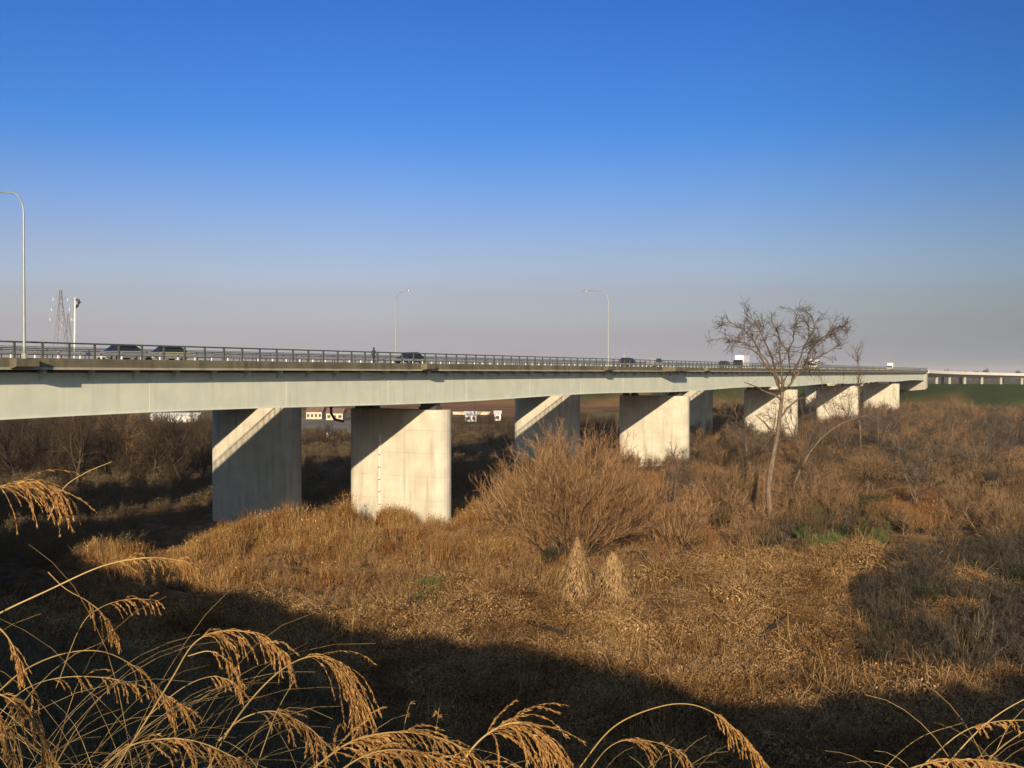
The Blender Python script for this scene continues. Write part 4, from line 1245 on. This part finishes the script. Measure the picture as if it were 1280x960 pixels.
# trees left, behind the decks
def back_tree(px, py, ytop, spreadpx, label, seed, mat='back_tree', lean=0.0):
    rg = np.random.default_rng(seed); p_ = on_ground(px, py)
    H = at(px, ytop, p_[1])[2] - p_[2]; S = spreadpx / F * p_[1]
    th_ = thing('bare_tree', p_, label, 'tree')
    tr_ = grow(p_[None] - np.array([[0, 0, .4]]), np.array([[lean, 0, 1.0]]), np.array([H * .62]), 8, .07, .02, rg)
    MB().tube(list(tr_[:, 0]), list(np.linspace(.30, .12, 9)), 7).obj('trunk', M['bark_dark'], th_, smooth=True)
    g = Geo()
    P, D, f, i = children(tr_, 16, rg, .25, 1, 1.0); p2 = grow(P, D, S * rg.uniform(.35, .8, 16), 6, .14, .12, rg); g.strands(p2, np.full(16, .10), np.full(16, .03), rg)
    P, D, f, i = children(p2, 150, rg, .15, 1, .8); p3 = grow(P, D, S * rg.uniform(.15, .4, 150), 4, .16, .08, rg); g.strands(p3, np.full(150, .035), np.full(150, .015), rg)
    P, D, f, i = children(p3, 900, rg, .1, 1, .8); p4 = grow(P, D, S * rg.uniform(.06, .18, 900), 3, .18, .06, rg); g.strands(p4, np.full(900, .020), np.full(900, .010), rg)
    V, Q, T = g.get(); link_mesh('crown', V, Q, M[mat], th_, tint=T)
bt = [(-12, 612, 505, 90, 'leftmost bare tree under the deck, cut by the picture edge', .1),
      (24, 606, 508, 80, 'bare tree with dark leaning trunk under the left end of the deck', -.25),
      (62, 600, 506, 80, 'bare tree under the deck, between the leaning trunk and the forked tree', .1),
      (96, 608, 510, 90, 'dark forked bare tree above the long arching grass stem at left', .15),
      (132, 602, 512, 70, 'bare tree left of the reddish one, behind the thin slanting twig', -.1),
      (160, 598, 522, 70, 'reddish brown bare tree in the middle of the left grove', .05),
      (192, 598, 528, 75, 'low bare tree right of the reddish one in the left grove', .1),
      (226, 600, 532, 75, 'low dark tree beneath the long white shed', -.1),
      (252, 606, 538, 60, 'dark bare tree just left of the shaded pier', .05)]
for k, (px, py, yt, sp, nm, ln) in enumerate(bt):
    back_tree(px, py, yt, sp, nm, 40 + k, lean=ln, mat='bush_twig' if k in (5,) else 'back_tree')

# ---- stuff: bushes that form one thicket
TV = [bush(100 + k, 12, 4.2, .6, .5, 90, 420, 700, .035, .1, .012) for k in range(5)]
RV0 = [blades(420 + k, 150, 1.0, .7, 1.8, .02, .45, 3) for k in range(2)]
def keep_right(X, Y, px, py):
    t, w = wt(X, Y)
    ok = clear_of_piers(X, Y) & (t < T_END - 26)
    ok &= ~((py > 615) & (py < 662) & (px > 1090) & (px < 1195))          # orange opening
    ok &= py < 688 + 18 * np.sin(px / 47.0)
    ok &= ~((w > -3) & (py > 640))
    ok &= vnoise(X, Y, 9, 31) > -.45
    return ok
P = img_points(900, 845, 1400, 505, 712, rng, keep_right)
P = np.concatenate([P, img_points(200, 846, 1300, 600, 705, rng, keep_right)])
rot, scl = place(P, rng, .5, 1.25)
scatter('thicket', M['thicket'], TV, P, rot, scl, rng.integers(0, 5, len(P)), 'wide tangle of leafless brown shrubs filling the plain on the right', 'thicket')

P = img_points(260, 845, 1400, 520, 705, rng, keep_right)
rot, scl = place(P, rng, .6, 1.35, .2)
scatter('thicket', M['dark_thicket'], TV, P, rot, scl, rng.integers(0, 5, len(P)), 'greyer leafless shrubs mixed through the brown tangle on the right', 'thicket')
P = img_points(170, 845, 1400, 515, 712, rng, lambda X, Y, px, py: keep_right(X, Y, px, py) & (vnoise(X, Y, 8, 97) > 0))
rot, scl = place(P, rng, .8, 1.7, .1)
scatter('straw_patches', M['reed'], RV0, P, rot, scl, rng.integers(0, 2, len(P)), 'straw coloured grass showing between the shrubs on the right', 'grass')
TV2 = [bush(430 + k, 16, 1.5, .8, .9, 80, 300, 0, .014, .03, .009) for k in range(3)]
P = np.concatenate([img_points(520, 440, 900, 668, 775, rng, lambda X, Y, px, py: clear_of_piers(X, Y) & (py < np.interp(px, [440, 640, 760, 900], [772, 762, 742, 712])) & (vnoise(X, Y, 3, 101) > -.55)),
                    img_points(300, 110, 560, 700, 775, rng, lambda X, Y, px, py: vnoise(X, Y, 4, 103) > .1)])
rot, scl = place(P, rng, .6, 1.4, .15)
scatter('low_brush', M['bush_twig'], TV2, P, rot, scl, rng.integers(0, 3, len(P)), 'low reddish brown brush and brambles before the biggest bush and the piers', 'brush')
bs = []
for pp in PIERS[1:]:
    for k in range(26 if pp > PIERS[1] else 0):
        bs.append(B(pp - rng.uniform(2.4, 5.5), rng.uniform(-2.5, 16), 0)[:2])
for k in range(16): bs.append(on_ground(rng.uniform(925, 1010), rng.uniform(676, 700))[:2])
bs = np.array(bs); P = np.column_stack([bs, ground_z(bs[:, 0], bs[:, 1])])
rot, scl = place(P, rng, .35, .8, .15)
scatter('pier_foot_brush', M['thicket'], TV, P, rot, scl, rng.integers(0, 5, len(P)), 'leafless brush growing against the feet of the far piers and the tall tree', 'brush')
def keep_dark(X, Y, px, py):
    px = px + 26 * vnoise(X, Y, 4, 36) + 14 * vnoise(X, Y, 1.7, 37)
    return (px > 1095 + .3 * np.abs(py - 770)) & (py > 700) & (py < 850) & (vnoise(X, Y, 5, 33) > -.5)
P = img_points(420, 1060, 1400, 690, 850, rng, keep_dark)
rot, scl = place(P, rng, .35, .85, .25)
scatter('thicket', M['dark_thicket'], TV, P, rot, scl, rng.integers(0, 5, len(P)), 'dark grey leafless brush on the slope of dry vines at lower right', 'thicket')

# dark undergrowth left, beneath the grove and under the decks
def keep_left(X, Y, px, py):
    t, w = wt(X, Y)
    return clear_of_piers(X, Y) & (py < 640) & (w > 20)
LB = [join_geo(bush(200 + k, 10, 3.0, .6, .6, 60, 260, 0, .03, .08, .014), leaves(210 + k, 500, 1.3, 2.0, .10)) for k in range(3)]
P = np.concatenate([img_points(620, -60, 640, 548, 650, rng, keep_left), img_points(160, -80, 170, 630, 705, rng), img_points(260, -60, 640, 590, 672, rng, lambda X, Y, px, py: clear_of_piers(X, Y) & (wt(X, Y)[1] > 9) & (vnoise(X, Y, 5, 121) > -.2))])
rot, scl = place(P, rng, .5, 1.1)
scatter('undergrowth', M['shade_weed'], LB, P, rot, scl, rng.integers(0, 3, len(P)), 'dark undergrowth beneath the bare grove and behind the piers', 'undergrowth')
P = img_points(230, -80, 262, 545, 606, rng, keep_left)
rot, scl = place(P, rng, 1.0, 1.9)
scatter('grove_brush', M['back_tree'], TV, P, rot, scl, rng.integers(0, 5, len(P)), 'dark leafless brush filling the grove behind the bridge at left', 'brush')
# evergreen clumps among them
EG = [join_geo(leaves(230 + k, 1300, 1.6, 2.2, .09), bush(235 + k, 8, 2.6, .7, .7, 40, 150, 0, .025, .05, .012)) for k in range(3)]
P = np.concatenate([img_points(46, -40, 262, 560, 612, rng, lambda X, Y, px, py: clear_of_piers(X, Y)),
                    img_points(22, 990, 1130, 650, 692, rng), img_points(110, 1150, 1420, 580, 655, rng), img_points(14, 850, 1000, 680, 712, rng), img_points(60, 900, 1400, 530, 640, rng, keep_right), img_points(30, 1120, 1400, 700, 830, rng)])
rot, scl = place(P, rng, .3, .8)
scatter('evergreen_brush', M['leaf_green'], EG, P, rot, scl, rng.integers(0, 3, len(P)), 'patches of low dark green leafy brush among the bare shrubs', 'brush')

# ---- dry vine mat over the foreground plain
VM = []
for k in range(4):
    rg = np.random.default_rng(300 + k); lv_ = leaves(300 + k, 850, 1.5, .45, .055)
    st = Geo(); n_ = 70
    P0 = np.column_stack([rg.uniform(-1.4, 1.4, n_), rg.uniform(-1.4, 1.4, n_), rg.uniform(.1, .4, n_)])
    D0 = np.column_stack([rg.normal(0, 1, n_), rg.normal(0, 1, n_), rg.normal(.15, .4, n_)])
    st.strands(grow(P0, D0, rg.uniform(.5, 1.5, n_), 5, .3, -.05, rg), np.full(n_, .014), np.full(n_, .008), rg)
    VM.append(join_geo(lv_, st.get()))
def keep_vine(X, Y, px, py):
    t, w = wt(X, Y)
    top = np.interp(px, [-80, 300, 480, 640, 760, 860, 1000, 1400], [770, 768, 762, 754, 730, 706, 690, 690])
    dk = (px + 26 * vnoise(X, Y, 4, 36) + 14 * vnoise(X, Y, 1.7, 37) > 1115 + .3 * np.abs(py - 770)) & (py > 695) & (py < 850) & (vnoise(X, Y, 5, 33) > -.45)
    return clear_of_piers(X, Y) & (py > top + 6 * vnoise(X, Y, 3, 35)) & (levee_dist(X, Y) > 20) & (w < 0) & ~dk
P = img_points(4200, -80, 1400, 684, 1010, rng, keep_vine)
rot, scl = place(P, rng, .6, 1.3, .1)
scl[:, 2] *= 1 + .9 * vnoise(P[:, 0], P[:, 1], 3.0, 95)
scatter('vine_mat', M['vine'], VM, P, rot, scl, rng.integers(0, 4, len(P)), 'mat of dry tan vines and leaves smothering the ground in sun and shade', 'dry vines')

# reeds and dry grass round the piers
RV = [join_geo(blades(320 + k, 120, .95, .7, 1.9, .022, .45, 3), leaves(325 + k, 40, .9, 1.5, .07)) for k in range(4)]
def keep_reed(X, Y, px, py):
    t, w = wt(X, Y)
    return clear_of_piers(X, Y) & (w < 24)
P = np.concatenate([img_points(1900, 110, 645, 636, 752, rng, keep_reed), img_points(260, 240, 600, 640, 668, rng, keep_reed),
                    img_points(260, 600, 900, 640, 760, rng, lambda X, Y, px, py: clear_of_piers(X, Y) & (vnoise(X, Y, 4, 51) > .25))])
rot, scl = place(P, rng, .6, 1.2)
zz = .75 + .5 * vnoise(P[:, 0], P[:, 1], 7, 61); scl[:, 2] *= np.clip(zz, .35, 1.3)
pxx = 640 + F * P[:, 0] / P[:, 1]; pyy = HOR + EYE * F / P[:, 1]
scl[:, 2] *= 1 + 1.1 * ((pxx > 250) & (pxx < 440) & (pyy < 672)) + .35 * ((pxx >= 440) & (pxx < 640) & (pyy < 665))
scatter('dry_reeds', M['reed'], RV, P, rot, scl, rng.integers(0, 4, len(P)), 'straw coloured reeds and grass round the feet of the two big piers', 'reeds')

# orange grass
P = np.concatenate([img_points(200, 770, 900, 585, 700, rng, lambda X, Y, px, py: clear_of_piers(X, Y) & (vnoise(X, Y, 6, 91) > -.1)),
                    img_points(260, 1090, 1200, 618, 662, rng),
                    img_points(130, 1010, 1060, 590, 640, rng)])
rot, scl = place(P, rng, .7, 1.35)
scatter('orange_grass', M['gold_grass'], RV, P, rot, scl, rng.integers(0, 4, len(P)), 'tall rust orange grass in openings among the bare shrubs', 'grass')

P = np.concatenate([img_points(7, 355, 415, 728, 742, rng), img_points(6, 455, 492, 738, 752, rng), img_points(3, 440, 460, 712, 722, rng), img_points(5, 180, 240, 742, 756, rng),
                    img_points(10, 640, 900, 690, 740, rng), img_points(8, 900, 1100, 740, 850, rng, lambda X, Y, px, py: vnoise(X, Y, 3, 111) > .3)])
rot, scl = place(P, rng, .35, .6)  # dark clumps added to stand in for shaded hollows in the ground cover
scatter('hollow_shade_clumps', M['bramble'], EG, P, rot, scl, rng.integers(0, 3, len(P)), 'small dark leafy clumps standing in for shaded hollows of the dry ground cover', 'dark clumps')
# green patches
GV = [blades(340 + k, 160, .8, .2, .55, .022, .6, 3) for k in range(2)]
P = np.concatenate([img_points(40, 500, 548, 748, 766, rng), img_points(46, 590, 690, 740, 758, rng), img_points(26, 405, 440, 720, 738, rng),
                    img_points(120, 1000, 1110, 655, 690, rng), img_points(120, 1170, 1300, 610, 650, rng)])
rot, scl = place(P, rng, .8, 1.5); scl[:, 2] *= 1.5
scatter('green_weeds', M['green_grass'], GV, P, rot, scl, rng.integers(0, 2, len(P)), 'small patches of fresh green weeds in the dry ground cover', 'weeds')

# scattered upright dry stalks
SV = []
for k in range(3):
    rg = np.random.default_rng(360 + k); g = Geo(); n_ = 14
    P0 = np.column_stack([rg.normal(0, .5, n_), rg.normal(0, .5, n_), np.zeros(n_)])
    g.strands(grow(P0, np.column_stack([rg.normal(0, .12, n_), rg.normal(0, .12, n_), np.ones(n_)]), rg.uniform(.9, 2.6, n_), 4, .06, 0, rg), np.full(n_, .018), np.full(n_, .010), rg)
    SV.append(g.get())
P = img_points(110, -60, 1340, 690, 960, rng, lambda X, Y, px, py: (levee_dist(X, Y) > 30) & (vnoise(X, Y, 7, 71) > .1))
rot, scl = place(P, rng, .6, 1.2)
scatter('dry_stalks', M['reed'], SV, P, rot, scl, rng.integers(0, 3, len(P)), 'upright dry weed stalks poking out of the vine mat', 'stalks')

# levee slope weeds and the hedge of grass on its crest (its shadow falls on the plain)
n_ = 5200
X = rng.uniform(-60, 50, n_ * 4); Y = rng.uniform(-10, 60, n_ * 4); s = levee_dist(X, Y)
mk = (s > 4.0) & (s < 36) & (Y > 2) & (np.abs(X / np.maximum(Y, .1)) < .8)
X, Y = X[mk][:n_], Y[mk][:n_]
P = np.column_stack([X, Y, ground_z(X, Y)])
rot, scl = place(P, rng, .5, .95)
scatter('slope_weeds', M['shade_weed'], RV, P, rot, scl, rng.integers(0, 4, len(P)), 'shaded rank weeds on the near embankment slope at lower left', 'weeds')
cr = []
for (ax, ay), (bx, by) in zip(CREST[1:-1], CREST[2:]):
    L_ = math.hypot(bx - ax, by - ay)
    for u in np.arange(0, L_, .34):
        cr.append((ax + (bx - ax) * u / L_, ay + (by - ay) * u / L_))
cr = np.array(cr); cr = cr + rng.normal(0, .35, cr.shape)
cr[:, 1] -= .5; cr[:, 0] -= .2
back = (np.abs(cr[:, 0]) < 2.2) & (cr[:, 1] > -3.2)
cr[back, 1] -= 2.2
P = np.column_stack([cr, ground_z(cr[:, 0], cr[:, 1])])
rot, scl = place(P, rng, .75, 1.0)
EDGE = [(-60, 672), (120, 700), (230, 722), (330, 748), (400, 765), (480, 792), (600, 803), (740, 826), (765, 822), (800, 842), (850, 868), (930, 890), (1000, 884), (1050, 858), (1160, 856), (1280, 838), (1500, 838)]
hx, hh = [], []
sh = np.array([SUNDIR.x, SUNDIR.y]); sh /= np.linalg.norm(sh); tn = SUNDIR.z / math.hypot(SUNDIR.x, SUNDIR.y)
for (ex, ey) in EDGE:
    gp = on_ground(ex, ey, .25); L_ = 0.0
    while float(levee_dist(gp[0] + sh[0] * L_, gp[1] + sh[1] * L_)) > 0 and L_ < 200: L_ += .25
    hx.append(gp[0] + sh[0] * L_); hh.append(gp[2] + L_ * tn - 16.15)
print('hedge', [(round(a, 1), round(b_, 2)) for a, b_ in zip(hx, hh)])
need = np.interp(P[:, 0], hx, hh) + .55 * back
scl[:, 2] = np.clip(need / 1.45 * (1 + .16 * vnoise(P[:, 0], P[:, 1], 1.1, 81) + .10 * vnoise(P[:, 0], P[:, 1], .5, 82)), .25, 2.2)
HV = [blades(380 + k, 420, .8, .9, 1.7, .02, .35, 3) for k in range(2)]
scatter('crest_grass', M['reed'], HV, P, rot, scl, rng.integers(0, 2, len(P)), 'dense dry grass along the crest of the near embankment', 'grass')

# ---- far tree line
FV = []
for k in range(4):
    rg = np.random.default_rng(400 + k); n_ = 420
    c = nrm(rg.normal(0, 1, (n_, 3))) * (rg.uniform(.3, 1, n_) ** .5)[:, None] * np.array([5.5, 4, 5]) + np.array([0, 0, 6.5])
    c *= (1 + .15 * rg.normal(0, 1, (n_, 1)))
    u = nrm(rg.normal(0, 1, (n_, 3))); v = nrm(np.cross(u, rg.normal(0, 1, (n_, 3)))); s = rg.uniform(.5, 1.2, n_)[:, None]
    V = np.stack([c - u * s, c - v * s, c + u * s, c + v * s], 1).reshape(-1, 3)
    FV.append((V, np.arange(n_ * 4).reshape(-1, 4), np.repeat(rg.uniform(0, 1, n_), 4)))
n_ = 620
Y = rng.uniform(1400, 2600, n_); X = rng.uniform(-.75, .75, n_) * Y
P = np.column_stack([X, Y, ground_z(X, Y) - 1])
rot, scl = place(P, rng, .8, 1.35); rot[:, :2] = 0
scatter('far_woods', M['far_tree'], FV, P, rot, scl, rng.integers(0, 4, n_), 'distant line of trees along the hazy horizon beyond the bridge', 'woods')
# hedge band in the field under the decks
Pm = img_points(60, 540, 800, 533, 552, rng, lambda X, Y, px, py: clear_of_piers(X, Y))
P = np.concatenate([Pm, img_points(14, 60, 180, 530, 542, rng), img_points(16, 375, 440, 556, 566, rng)])
rot, scl = place(P, rng, .15, .30); rot[:, :2] = 0
scatter('hedge_row', M['back_tree'], TV, P, rot, scl * 4.2, rng.integers(0, 4, len(P)), 'dark hedge and trees across the field seen under the decks', 'hedge')

# ------------------------------------------------------------------ foreground plume grass
def pl_curve(pts, Y0, Y1=None):
    Y1 = Y0 if Y1 is None else Y1
    P = [at(x, y, Y0 + (Y1 - Y0) * i / (len(pts) - 1)) for i, (x, y) in enumerate(pts)]
    # catmull-rom
    P = [2 * P[0] - P[1]] + P + [2 * P[-1] - P[-2]]; out_ = []
    for i in range(1, len(P) - 2):
        for u in np.linspace(0, 1, 8, endpoint=False):
            a, b_, c, d = P[i - 1], P[i], P[i + 1], P[i + 2]
            out_.append(.5 * ((2 * b_) + (-a + c) * u + (2 * a - 5 * b_ + 4 * c - d) * u * u + (-a + 3 * b_ - 3 * c + d) * u ** 3))
    out_.append(P[-2]); return np.array(out_)

def plume_stalk(pts, Y, f0, blen, nb, label, seed, dens=1.0, r=.0016, Y1=None, side=1.0):
    rg = np.random.default_rng(seed)
    C = pl_curve(pts, Y, Y1); m_ = len(C)
    th_ = thing('plume_grass', C[0], label, 'grass stalk')
    MB().tube(list(C), list(np.linspace(r, r * .45, m_)), 5).obj('stem', M['stem'], th_, smooth=True)
    th_.children[0].data.attributes.new('tint', 'FLOAT', 'POINT').data.foreach_set('value', np.full(len(th_.children[0].data.vertices), rg.uniform(.3, .9), np.float32))
    if nb == 0: return th_
    g = Geo()
    f = np.sort(rg.uniform(f0, 1, nb)); ii = f * (m_ - 1); a = np.minimum(ii.astype(int), m_ - 2)
    P = C[a] + (C[a + 1] - C[a]) * (ii - a)[:, None]; D = nrm(C[a + 1] - C[a])
    # side branches: leave along the stem, then hang down
    drp = rg.uniform(.35, 1.5, (nb, 1))
    L = blen * (1 - .45 * np.abs((f - f0) / (1 - f0) - .35)) * rg.uniform(.6, 1.1, nb)
    d = nrm(D + rg.normal(0, .34, (nb, 3))); p = P; bp_ = [p]
    for k in range(7):
        d = nrm(d + np.array([0, 0, -.27]) * drp + rg.normal(0, .09, (nb, 3))); p = p + d * (L / 7)[:, None]; bp_.append(p)
    bp_ = np.stack(bp_)
    g.strands(bp_, np.full(nb, r * .38), np.full(nb, r * .2), rg)
    # spikelets with hairs along the branches
    ns = int(nb * 46 * dens)
    P, D, ff, i = children(bp_, ns, rg, .08, 1, .38)
    s = (.0044 * rg.uniform(.5, 1.4, ns))[:, None]
    D = nrm(D + np.array([0, 0, -.15])); u = nrm(np.cross(D, rg.normal(0, 1, (ns, 3))))
    V = np.stack([P, P + D * s * .9 + u * s * .17, P + D * s * 2.0, P + D * s * .9 - u * s * .17], 1).reshape(-1, 3)
    g.add(V, np.arange(ns * 4).reshape(-1, 4), np.repeat(rg.uniform(0, 1, ns), 4))
    V, Q, T = g.get(); link_mesh('plume', V, Q, M['plume'], th_, tint=T)
    return th_
G_ = 'foreground'
S = [
 ([(-70, 790), (-50, 680), (-25, 622), (5, 607), (45, 603), (76, 614)], 2.2, .42, .13, 34, 'drooping golden plume at the left edge, highest in the picture', 1.2, .0020),
 ([(-40, 800), (-10, 772), (60, 738), (130, 707), (190, 697), (242, 704)], 2.4, .62, .055, 24, 'long stem arching right from the left edge with a thin plume under its tip', 1.0, .0024),
 ([(60, 715), (82, 736), (110, 752), (132, 772), (150, 800)], 2.9, .45, .075, 18, 'short plume pointing down right, just under the long arching stem', 1.0, .0016),
 ([(70, 860), (100, 785), (125, 760), (160, 749), (193, 750)], 2.9, .55, .06, 14, 'small plume arching right, right of the short down pointing one', 1.0, .0014),
 ([(-10, 872), (30, 838), (80, 817), (130, 815), (175, 838), (205, 868), (236, 890)], 2.3, .55, .08, 26, 'stem arching over the lower left clump, plume ending near the tallest centre stalk', 1.0, .0018),
 ([(-10, 905), (25, 866), (70, 848), (130, 847), (190, 860)], 2.6, .45, .06, 18, 'flat arching stem below the biggest arch of the lower left clump', 1.0, .0015),
 ([(-30, 770), (-5, 782), (12, 800), (25, 828), (42, 862)], 2.1, .3, .06, 14, 'stubby plume entering at the left edge halfway up the clump', 1.0, .0022),
 ([(-40, 860), (0, 868), (25, 885), (45, 912), (62, 945)], 2.0, .25, .07, 30, 'thick golden plume bending down at the bottom left corner', 1.2, .0022),
 ([(-50, 890), (-20, 885), (0, 900), (12, 925), (20, 960)], 1.9, .25, .07, 24, 'plume hanging in the very bottom left corner', 1.2, .002),
 ([(125, 1000), (145, 960), (180, 905), (215, 848), (242, 805), (275, 789), (320, 793), (360, 818)], 2.2, .6, .095, 34, 'tall straight stalk with an arched plume, centre of the left clump', 1.1, .0023),
 ([(180, 900), (225, 862), (262, 846), (290, 852), (302, 866)], 2.3, .5, .05, 9, 'small side plume beneath the tall straight stalk', 1.0, .0012),
 ([(235, 820), (262, 814), (285, 826), (300, 848)], 2.2, .3, .05, 12, 'short greenish plume right under the arched plume of the tall stalk', 1.0, .0014),
 ([(240, 1000), (285, 915), (325, 862), (365, 829), (402, 821), (436, 845), (458, 890)], 2.1, .55, .135, 44, 'arched plume with long hanging branches, right of the tall straight stalk', 1.15, .0021),
 ([(300, 1020), (322, 955), (345, 892), (368, 850)], 2.1, 1.0, 0, 0, 'bare straight stalk crossing below the long hanging plume', 1.0, .0017),
 ([(270, 930), (300, 900), (340, 889), (380, 905), (410, 932)], 2.2, .4, .08, 26, 'low plume beneath the long hanging one', 1.0, .0016),
 ([(100, 1000), (150, 940), (200, 924), (250, 928), (300, 950)], 2.0, .3, .07, 30, 'low arching golden plume along the bottom, left of centre', 1.1, .002),
 ([(330, 1010), (390, 962), (440, 927), (500, 915), (560, 926), (605, 955)], 1.9, .28, .10, 64, 'wide dense golden plume arching along the bottom, left of the middle', 1.3, .0024),
 ([(560, 985), (590, 936), (620, 911), (652, 904), (690, 926), (718, 966)], 1.9, .3, .13, 52, 'dense hanging golden plume at the bottom middle', 1.3, .0022),
 ([(380, 1010), (430, 960), (480, 938), (540, 945), (590, 975)], 1.85, .3, .10, 44, 'golden plume tucked under the wide dense one at the bottom', 1.2, .0020),
 ([(700, 1000), (728, 955), (768, 908), (822, 884), (866, 881), (905, 900), (940, 935), (975, 975)], 2.4, .66, .07, 34, 'lone arching stalk right of the middle, dark stem and lit drooping tip', 1.0, .0020),
 ([(720, 990), (760, 935), (800, 925), (850, 940), (880, 980)], 2.8, .3, .10, 20, 'shaded grey plume inside the arch of the lone stalk', .8, .0015),
 ([(1150, 1000), (1180, 960), (1232, 905), (1285, 872), (1330, 860)], 2.3, .8, .05, 10, 'straight pale stem rising to the right edge', .8, .0019),
 ([(1215, 985), (1240, 945), (1285, 912), (1330, 900)], 2.2, .7, .05, 12, 'lower of the two pale stems leaving at the right edge', .8, .0016),
 ([(1080, 1000), (1108, 958), (1150, 922), (1205, 903)], 2.6, 1, 0, 0, 'thin grey arching leaf stem left of the right hand plumes', 1.0, .0014),
 ([(1090, 990), (1140, 960), (1195, 950), (1250, 953), (1310, 968)], 1.9, .25, .06, 44, 'golden plume lying along the bottom right corner', 1.1, .0020),
 ([(1150, 960), (1200, 917), (1245, 902), (1300, 900)], 2.3, .45, .03, 16, 'thin yellowish plume above the bottom right one', .8, .0014),
 ([(500, 945), (506, 905), (512, 880)], 2.3, .7, .008, 3, 'left of two short upright stalks behind the bottom plume', .6, .0012),
 ([(540, 950), (545, 912), (549, 885)], 2.3, .7, .008, 3, 'right of two short upright stalks behind the bottom plume', .6, .0012),
 ([(60, 650), (78, 612), (105, 592), (140, 577)], 2.5, 1, 0, 0, 'thin twig slanting up right from the highest plume', 1.0, .0014),
]
for k, (pts, Y, f0, bl, nb, lab, de, r_) in enumerate(S):
    plume_stalk(pts, Y, f0, bl * 1.12, int(nb * 1.0), lab, 500 + k, de, r_)
# finer leaves and stems of the left clump
g = Geo(); rg = np.random.default_rng(77)
def clump(cx, cy, n_, Ymean, spread, L0, L1, lean):
    P = np.array([at(cx + rg.normal(0, spread), cy, Ymean + rg.normal(0, .25)) for _ in range(n_)])
    D = np.column_stack([rg.normal(lean, .45, n_), rg.normal(0, .3, n_), np.ones(n_)])
    Ln = rg.uniform(L0, L1, n_); pts = [P]; d = nrm(D); sgn = np.sign(D[:, 0])[:, None]
    for k in range(9):
        d = nrm(d + np.array([1, 0, 0]) * sgn * .06 + np.array([0, 0, -.13]) * (k / 5) + rg.normal(0, .03, (n_, 3))); pts.append(pts[-1] + d * (Ln / 9)[:, None])
    g.strands(np.stack(pts), rg.uniform(.0009, .0018, n_), np.full(n_, .0005), rg)
clump(60, 1060, 75, 2.7, 90, .35, .85, .2)
clump(180, 1060, 45, 2.9, 90, .3, .65, .25)
clump(380, 1050, 26, 2.8, 60, .2, .40, .2)
clump(600, 1040, 18, 2.6, 80, .15, .30, .1)
clump(800, 1040, 28, 2.9, 60, .2, .38, .1)
clump(1230, 1040, 30, 2.7, 60, .2, .42, .1)
V, Q, T = g.get(); o = link_mesh('grass_leaves', V, Q, M['stem'], tint=T)
tag(o, 'fine dry grass stems crossing behind the plumes along the bottom', 'grass', kind='stuff')

# ------------------------------------------------------------------ haze
hb = MB().box((0, 3500, 34.0), (14400, 15800, 72.0))
m, n, b = new_mat('haze_air')
n.nodes.remove(b)
pv = n.nodes.new('ShaderNodeVolumePrincipled')
pv.inputs['Color'].default_value = (.88, .87, .92, 1); pv.inputs['Density'].default_value = .00011; pv.inputs['Anisotropy'].default_value = 0.0
n.links.new(pv.outputs[0], n.nodes['Material Output'].inputs['Volume'])
hz = link_mesh('haze', hb.v, hb.f, m); hz['kind'] = 'stuff'
GROUPS = {'plume_grass': 'plume grass stalks in the foreground', 'bare_tree': 'bare trees on the flood plain', 'bare_shrub': 'big bare shrubs',
          'vine_covered_stump': 'stumps smothered in dry vines', 'fallen_log': 'fallen wood in the dry vines', 'car': 'cars on the bridge', 'van': 'vans on the bridge',
          'box_truck': 'white trucks on the bridge', 'railing': 'railings of the twin bridges', 'road_bridge': 'twin bridge decks',
          'transmission_pylon': 'pylons in the haze', 'low_building': 'tan buildings beyond the river plain', 'shed': 'white sheds in the far field'}
for o in bpy.data.objects:
    k = o.name.split('.')[0]
    if o.parent is None and k in GROUPS and 'label' in o and 'group' not in o: o['group'] = GROUPS[k]
print('objects', len(bpy.data.objects))
